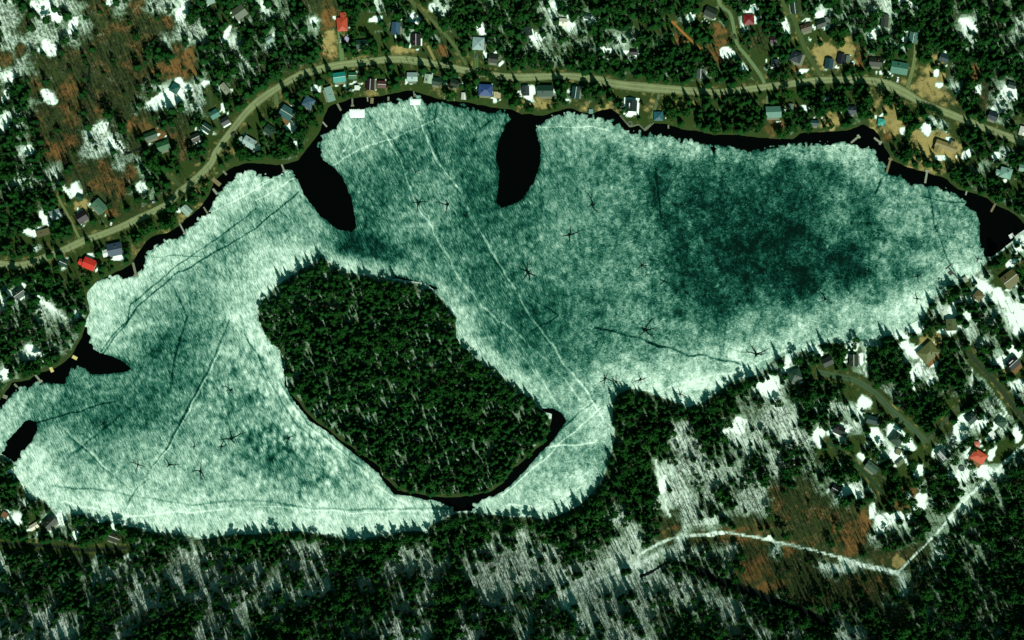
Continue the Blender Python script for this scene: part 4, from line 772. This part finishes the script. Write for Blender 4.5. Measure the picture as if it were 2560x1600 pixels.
for (x, y, r, lab) in ((893,284,6.5,'square white snow pile on ice below the white shed lawn'),(1038,255,4.6,'white snow pile on ice off the thin dock')):
    rr = random.Random(int(x)); mb = MB(); n = 17; m_ = r
    vs = []
    for j in range(n):
        for q in range(n):
            u, v = (q/(n-1)*2-1), (j/(n-1)*2-1); f_ = max(0, 1-max(abs(u), abs(v))**4)
            vs.append((u*m_*(1+.06*rr.random()), v*m_*.55*(1+.1*rr.random()), f_*(.35+.3*rr.random())))
    mb.add(vs, [(j*n+q, j*n+q+1, (j+1)*n+q+1, (j+1)*n+q) for j in range(n-1) for q in range(n-1)])
    o = mb.build('snow_pile', SNOWM); X, Y = W2(x, y); o.location = (X, Y, .05); tag(o, lab, 'snow pile', 'shovelled snow piles on the ice')

# ------------------------------------------------------------------ trees
def foliage_mat(name, a, b2):
    m, nt, b = new_mat(name, .85, .08); k = NT(nt); oi = k.n('ShaderNodeObjectInfo').outputs['Random']
    n = k.noise(k.n('ShaderNodeTexCoord').outputs['Object'], 1.2, 2)
    f_ = k.math('ADD', k.math('MULTIPLY', oi, .75), k.math('MULTIPLY', n, .35), clamp=True)
    nt.links.new(k.mix(f_, a, b2), b.inputs['Base Color']); return m
SPR = foliage_mat('conifer_needles', (.0020,.031,.0050), (.0085,.056,.0085)); PIN = foliage_mat('pine_needles', (.0025,.036,.005), (.014,.076,.010))
BARK = plain('bark', (.045,.040,.028), .9, .3, 2); TWIG = foliage_mat('bare_twigs', (.030,.040,.022), (.085,.085,.048))
def conifer_mesh(seed, h, r, tiers=11, nb=9):
    q = random.Random(seed); mb = MB()
    for t in range(tiers):
        f_ = t/(tiers-1); z = h*(.10+.86*f_); rad = r*(1-f_)**.8+.18
        for j in range(nb):
            a = 2*math.pi*(j+q.random()*.7)/nb+t*.7; L = rad*q.uniform(.65, 1.15); wd = .36*L+.12; dr = L*.42
            ca, sa = math.cos(a), math.sin(a); m1 = .55*L
            mb.add([(0,0,z+h/tiers*.75),(m1*ca-wd*sa, m1*sa+wd*ca, z-dr*.35+q.uniform(-.15,.15)),(L*ca, L*sa, z-dr),(m1*ca+wd*sa, m1*sa-wd*ca, z-dr*.35)], [(0,1,2),(0,2,3)])
    mb.add([(.2,0,h*.94),(-.1,.17,h*.94),(-.1,-.17,h*.94),(0,0,h*1.03)], [(0,1,3),(1,2,3),(2,0,3)]); return mb
def pine_mesh(seed, h, r):
    q = random.Random(seed); mb = MB()
    for c_ in range(26):
        a = q.random()*6.283; rr_ = r*.72*q.random()**.5; cx, cy = rr_*math.cos(a), rr_*math.sin(a); cz = h*(.97-.45*(rr_/r)-.3*q.random()); s = r*q.uniform(.26, .42)
        for j in range(12):
            d = np.array([q.gauss(0,1), q.gauss(0,1), q.gauss(0,.7)]); d /= np.linalg.norm(d); p = np.array([cx, cy, cz])+d*s*q.uniform(.5, 1)
            u = np.array([q.gauss(0,1), q.gauss(0,1), q.gauss(0,.5)]); u /= np.linalg.norm(u); v = np.cross(d, u); v /= (np.linalg.norm(v) or 1); l = s*.55
            mb.add([p-u*l, p+v*l*.6, p+u*l, p-v*l*.6], [(0,1,2,3)])
    return mb
def bare_mesh(seed, h, r):
    q = random.Random(seed); mb = MB()
    def br(p, d, L, w, dep):
        e_ = p+d*L; mb.tube(p, e_, w, w*.55, 3)
        if dep == 0: return
        for j in range(3 if dep > 1 else 4):
            nd = d+np.array([q.gauss(0,.55), q.gauss(0,.55), q.uniform(-.05,.45)]); nd /= np.linalg.norm(nd); s = q.uniform(.35, 1); br(p+d*L*s, nd, L*q.uniform(.5, .75), w*.5, dep-1)
    for j in range(6):
        a = 2*math.pi*j/6+q.random(); z = h*q.uniform(.38, .8); br(np.array([0,0,z]), np.array([math.cos(a)*.42, math.sin(a)*.42, .91]), r*q.uniform(.7, 1.1)*(1.15-z/h*.5), .11, 2)
    return mb
def trunk_mesh(h, w): return MB().tube((0,0,-.8), (0,0,h), w, w*.15, 7)
PROTO = []     # (kind, crown mesh, trunk mesh, base height, base radius)
for sd_, h, r in ((1,15,2.7),(2,13,2.9),(3,17,2.6),(4,12,2.4)): PROTO.append(('conifer', conifer_mesh(sd_, h, r).mesh('crown', SPR), trunk_mesh(h*.95, .22).mesh('trunk', BARK), h, r))
for sd_, h, r in ((5,13,3.4),(6,15,3.8)): PROTO.append(('pine', pine_mesh(sd_, h, r).mesh('crown', PIN), trunk_mesh(h*.85, .26).mesh('trunk', BARK), h, r))
for sd_, h, r in ((7,16,2.3),(8,14,2.0),(9,18,2.5)): PROTO.append(('bare', bare_mesh(sd_, h, r).mesh('crown', TWIG), trunk_mesh(h*.93, .19).mesh('trunk', BARK), h, r))
# scatter
def scatter(step, seed):
    q = np.random.default_rng(seed); u = np.arange(-190, 2750, step); v = np.arange(-190, 1790, step*.87); U_, V_ = np.meshgrid(u, v)
    U_ = U_+(np.arange(len(v)) % 2)[:, None]*step/2; U_ = U_+q.uniform(-.42, .42, U_.shape)*step; V_ = V_+q.uniform(-.42, .42, V_.shape)*step
    return U_.ravel(), V_.ravel(), q
hx = np.array([b_[0] for b_ in B_], float); hy = np.array([b_[1] for b_ in B_], float); hr = np.array([max(b_[2], b_[3])*.5+7 for b_ in B_])
def clear(u, v, pad):
    ok = np.ones(u.shape, bool)
    for x, y, r in zip(hx, hy, hr): ok &= (u-x)**2+(v-y)**2 > (r+pad)**2
    for x, y, r in zip(hx, hy, hr): ok &= (u-(x+r*.35))**2+(v-(y+r*.8))**2 > (r*.8)**2
    return ok
def place(step, seed, fi):
    u, v, q = scatter(step, seed); dl = lake_land(u, v); ok = dl > np.where(sdf(u, v, ISLE) > 0, 3.5, 6.5); u, v, dl = u[ok], v[ok], dl[ok]
    tip = lake_land(u-5, v-12) > 0; u, v, dl = u[tip], v[tip], dl[tip]; fl = fields(u, v)[fi]; isl = sdf(u, v, ISLE) > 0
    if fi == 4: fl = np.where((dl < 30) & (fl < .65), .5*fl+.32, fl)
    clump = fnoise(u, v, 70, seed+5); fine = fnoise(u, v, 26, seed+9)
    pr = fl*(1.0 if fi == 4 else 1.0)*np.clip(.55+1.1*(clump-.28)+.9*(fine-.4), .1, 1.3); pr = np.where(fl > .85, np.maximum(pr, .80*fl), pr)
    ok = (q.random(u.shape) < pr) & (road_dist(u, v) > 5) & ((road_dist(u-5, v-13) > 3) | (u > 760)) & clear(u, v, 0)
    for w, pts in CREEKS: ok &= seg_dist(u, v, pts) > w*.5
    return u[ok], v[ok], dl[ok], q
cu_, cv_, cdl, q1 = place(11.6, 301, 4)
bu_, bv_, bdl, q2 = place(9.8, 401, 5)
# hand-set trees whose shape the map shows clearly: x,y,scale,proto
HAND = [(172,40,1.35,0,'large lone conifer with a long shadow in the big snow clearing'),(153,34,.8,4,'small round evergreen in the big snow clearing'),(1393,208,1.2,0,'pointed conifer throwing a shadow on the road beside the wide green house'),(1408,213,1.25,2,'second pointed conifer right of the wide dark green house'),(1292,210,1.0,0,'conifer at the road edge above the charcoal house'),
 (1137,188,1.2,2,'slim conifer shading the lower road edge near the boathouse'),(1490,215,1.4,0,'tall conifer whose shadow crosses the middle of the road'),(1500,230,1.4,1,'broad conifer below the road beside the olive field'),(1760,245,1.3,2,'pointed conifer reaching the road above the middle shore'),(2122,218,1.35,2,'very tall conifer whose shadow crosses the road at right'),(2165,222,1.4,0,'tall conifer left of the turning circle'),(2170,250,1.3,1,'broad conifer below the turning circle'),(2262,285,1.2,4,'round topped pine right of the turning circle'),
 (2250,295,1.0,0,'conifer on the lawn above the aqua hut'),(2012,222,1.0,0,'conifer by the road below the second side road'),(913,128,1.3,4,'round evergreen left of the road below the bottle green house'),(936,122,1.3,5,'broad evergreen right of the bottle green house'),(716,236,1.4,0,'tall conifer beside the teal-grey house'),(732,252,1.3,1,'conifer between the teal-grey and blue-grey houses'),(440,520,1.4,5,'broad evergreen beside the mint roofed cottage'),(425,522,1.4,0,'tall conifer whose tip reaches the road'),
 (150,560,1.3,5,'round evergreen on the lawn of the striped roof house'),(160,575,1.1,4,'round evergreen by the short lane'),(345,500,1.3,0,'conifer on the road verge uphill of the parked cars'),(320,525,1.2,2,'slim conifer by the road left of the parked cars'),(150,640,1.4,0,'conifer south of the road near the dark teal garage'),(125,640,1.3,2,'pointed conifer south of the road far left'),(220,605,1.0,0,'small conifer on the lower road edge at the lane mouth'),
 (2545,870,1.3,0,'conifer beside the skylight house'),(2478,925,1.2,0,'conifer on the snow left of the skylight house'),(2138,852,1.1,4,'round evergreen on the white yard at the south shore'),(2260,1095,1.5,5,'broad dark evergreen on the snowy square plot'),(2302,1015,1.2,0,'conifer by the junction verge'),(2275,320,1.3,4,'evergreen beside the white snow lawn at right'),(2320,305,.9,2,'pointed conifer on the snow lawn of the tan villa'),(2265,395,1.2,4,'round bush on the villa lawn near the bay'),(2310,410,1.0,4,'round evergreen left of the square-ended dock'),(2340,412,1.1,4,'round evergreen right of the square-ended dock'),
 (1560,1430,1.3,0,'left of the pointed conifers on the snow trail'),(1572,1428,1.1,2,'right of the pointed conifers on the snow trail'),(1680,1070,1.0,0,'conifer at the edge of the streaked snow wood'),(805,655,1.3,0,'sharp conifer at the northern tip of the island'),(2395,1230,1.3,5,'broad evergreen below the coral red house'),(2280,1255,1.3,4,'round evergreen on the brown patch by the snow'),(2290,1275,1.2,4,'dark evergreen under the brown patch'),(2375,720,1.1,0,'conifer at the shore end of the frozen dock'),(2395,765,1.2,2,'conifer on the snow strip in the east'),(2330,765,1.2,0,'conifer on the shore left of the square garage')]
def dirname(dx, dy):
    a = math.degrees(math.atan2(-dy, dx)) % 360; return ['east','north-east','north','north-west','west','south-west','south','south-east'][int((a+22.5)//45) % 8]
def zone(x, y):
    if sdf(np.array([x]), np.array([y]), ISLE)[0] > -6: return 'the wooded island'
    if y > 1330 and x < 1150: return 'the dark hillside south of the lake'
    if y > 1330 and x < 1750: return 'the southern hillside by the forked snow trail'
    if y > 1300: return 'the south-east woods below the white trail'
    if y > 930 and x < 1800 and x > 1450: return 'the wooded point south of the lake'
    if y > 900 and x > 1750: return 'the south-east cottage district'
    if y > 600 and x > 1750: return 'the eastern shore'
    if x < 350 and y > 600: return 'the western shore woods'
    if x < 560: return 'the north-west forest'
    if y > 215 and x < 1250: return 'the strip between road and north shore'
    if y > 215: return 'the strip between road and north-east shore'
    if x > 2230: return 'the north-east forest'
    if x > 1250: return 'the central northern woods'
    return 'the woods above the curving road'
def make_tree(x, y, s, sz, pi, rz, name, lab, cat, grp):
    X, Y, Z = [float(v) for v in at(x, y)]; kd, cm, tm, h, r = PROTO[pi]
    e = empty(name, (X, Y, Z), rz, (s, s, s*sz)); tag(e, lab, cat, grp)
    for nm, me in (('crown', cm), ('trunk', tm)):
        o_ = bpy.data.objects.new(nm, me); COL.objects.link(o_); o_.parent = e
        if pi not in SRC: SRC[pi] = []
        if len(SRC[pi]) < 2: SRC[pi].append(o_)
    return e
SRC = {}; used = {}
for x, y, s, pi, lab in HAND: make_tree(x, y, s, 1.0, pi, random.random()*6, 'pine_tree' if pi in (4,5) else 'conifer_tree', lab, 'pine' if pi in (4,5) else 'conifer', 'evergreens picked out near houses and shores')
cs = (.55+.85*q1.random(cu_.shape)**1.6)*(.72+.6*fnoise(cu_, cv_, 45, 333)); cp = np.where(q1.random(cu_.shape) < .35+.7*fnoise(cu_, cv_, 80, 338), q1.integers(0, 4, cu_.shape), q1.integers(4, 6, cu_.shape)); cz = q1.uniform(.85, 1.15, cu_.shape); cr = q1.uniform(0, 6.28, cu_.shape)
bs = q2.uniform(.7, 1.15, bu_.shape); bp = q2.integers(6, 9, bu_.shape); bz = q2.uniform(.9, 1.1, bu_.shape); brr = q2.uniform(0, 6.28, bu_.shape)
infr = lambda u, v: (u > 8) & (u < 2552) & (v > 8) & (v < 1592)
def choose(u, v, s, n):
    sc_ = np.where(infr(u, v), s, -1); return np.argsort(-sc_)[:n]
def individuals(u, v, s, sz, p, rz, n, nm, adj):
    idx = choose(u, v, s, n); house_lab_used = set()
    for i in idx:
        z_ = zone(u[i], v[i]); dd = np.hypot(hx-u[i], hy-v[i]); j = int(np.argmin(dd)); pi = int(p[i])
        kd = PROTO[pi][0]; word = {'conifer':'conifer','pine':'pine','bare':'leafless tree'}[kd]; name = {'conifer':'conifer_tree','pine':'pine_tree','bare':'bare_tree'}[kd]
        lab = f"{adj[kd]} {word} among many in {z_}"; grp = f"{word}s in {z_}"
        if dd[j] < 60:
            l2 = f"{adj[kd]} {word} {dirname(u[i]-hx[j], v[i]-hy[j])} of the {house_xy[j][2]}"
            if l2 not in house_lab_used and len(l2.split()) <= 16: lab = l2; house_lab_used.add(l2); grp = f"{word}s near the houses"
        make_tree(u[i], v[i], float(s[i]), float(sz[i]), pi, float(rz[i]), name, lab, 'tree' if kd == 'bare' else kd, grp)
    m = np.ones(len(u), bool); m[idx] = False; return m
km = individuals(cu_, cv_, cs, cz, cp, cr, 250, 'conifer', {'conifer':'tall dark pointed','pine':'round crowned dark'})
kb = individuals(bu_, bv_, bs, bz, bp, brr, 290, 'bare', {'bare':'tall grey'})
def stuff_forest(name, u, v, s, sz, p, rz, variants, lab):
    X, Y, Z = at(u, v); me = bpy.data.meshes.new(name); me.vertices.add(len(X)); me.vertices.foreach_set('co', np.stack([X, Y, Z], 1).astype(np.float32).ravel())
    for k_, val in (('rz', rz), ('sxy', s), ('sz', s*sz)): me.attributes.new(k_, 'FLOAT', 'POINT').data.foreach_set('value', val.astype(np.float32))
    me.attributes.new('pick', 'INT', 'POINT').data.foreach_set('value', (p-variants[0]).astype(np.int32)); me.update()
    o = bpy.data.objects.new(name, me); COL.objects.link(o); tag(o, lab, 'forest', kind='stuff')
    g = bpy.data.node_groups.new(name, 'GeometryNodeTree'); g.interface.new_socket('Geometry', in_out='INPUT', socket_type='NodeSocketGeometry'); g.interface.new_socket('Geometry', in_out='OUTPUT', socket_type='NodeSocketGeometry')
    N = g.nodes.new; Lk = g.links.new; gi = N('NodeGroupInput'); go = N('NodeGroupOutput'); iop = N('GeometryNodeInstanceOnPoints'); g2i = N('GeometryNodeGeometryToInstance')
    for vi in reversed(variants):
        jn = N('GeometryNodeJoinGeometry')
        for so in SRC[vi]:
            oi = N('GeometryNodeObjectInfo'); oi.transform_space = 'ORIGINAL'; oi.inputs['Object'].default_value = so; oi.inputs['As Instance'].default_value = False; Lk(oi.outputs['Geometry'], jn.inputs[0])
        Lk(jn.outputs[0], g2i.inputs[0])
    def at_(nm, ty='FLOAT'): a = N('GeometryNodeInputNamedAttribute'); a.data_type = ty; a.inputs[0].default_value = nm; return a.outputs[0]
    cr_ = N('ShaderNodeCombineXYZ'); Lk(at_('rz'), cr_.inputs[2]); cs_ = N('ShaderNodeCombineXYZ'); sx = at_('sxy'); Lk(sx, cs_.inputs[0]); Lk(sx, cs_.inputs[1]); Lk(at_('sz'), cs_.inputs[2])
    iop.inputs['Pick Instance'].default_value = True; Lk(gi.outputs[0], iop.inputs['Points']); Lk(g2i.outputs[0], iop.inputs['Instance']); Lk(at_('pick', 'INT'), iop.inputs['Instance Index']); Lk(cr_.outputs[0], iop.inputs['Rotation']); Lk(cs_.outputs[0], iop.inputs['Scale'])
    Lk(iop.outputs[0], go.inputs[0]); md = o.modifiers.new('forest', 'NODES'); md.node_group = g; return o
for pi in range(9):
    if pi not in SRC: make_tree(60+pi*9, 60, 1, 1, pi, 0, 'conifer_tree' if pi < 4 else ('pine_tree' if pi < 6 else 'bare_tree'), 'extra tree in the upper left woods', 'tree', None)
stuff_forest('conifer_forest', cu_[km], cv_[km], cs[km], cz[km], cp[km], cr[km], list(range(6)), 'closed dark green conifer forest around the lake')
stuff_forest('bare_forest', bu_[kb], bv_[kb], bs[kb], bz[kb], bp[kb], brr[kb], [6,7,8], 'leafless grey hardwood forest on snow and leaf litter')
print('TREES', len(cu_), len(bu_))

# hedges
def hedge(pts, w, h, lab):
    q = random.Random(len(lab)); mb = MB(); sp = spline(pts, 3.)
    for p in sp:
        X, Y, Z = [float(v) for v in at(p[0], p[1])]
        for j in range(46):
            c_ = np.array([X+q.uniform(-w, w)*S*.5, Y+q.uniform(-w, w)*S*.5, Z+h*q.uniform(.1, 1)]); u = np.array([q.gauss(0,1), q.gauss(0,1), q.gauss(0,.6)]); u /= np.linalg.norm(u); v = np.cross(u, (q.random(), q.random(), 1)); v /= np.linalg.norm(v)
            mb.add([c_-u*.55, c_+v*.4, c_+u*.55, c_-v*.4], [(0,1,2,3)])
    o = mb.build('hedge', SPR); tag(o, lab, 'hedge', 'tall clipped hedges')
hedge([(2306,268),(2290,290),(2275,325),(2262,365)], 14, 4, 'tall dark hedge running down the left side of the villa plot')
hedge([(2308,266),(2330,272),(2352,285)], 12, 4, 'dark hedge along the road above the villa plot')
hedge([(1172,192),(1200,183),(1225,190),(1240,212)], 13, 5, 'curved dark hedge around the top of the blue roofed house')
hedge([(1170,196),(1168,220),(1172,246)], 12, 5, 'dark hedge along the left side of the blue roofed house')
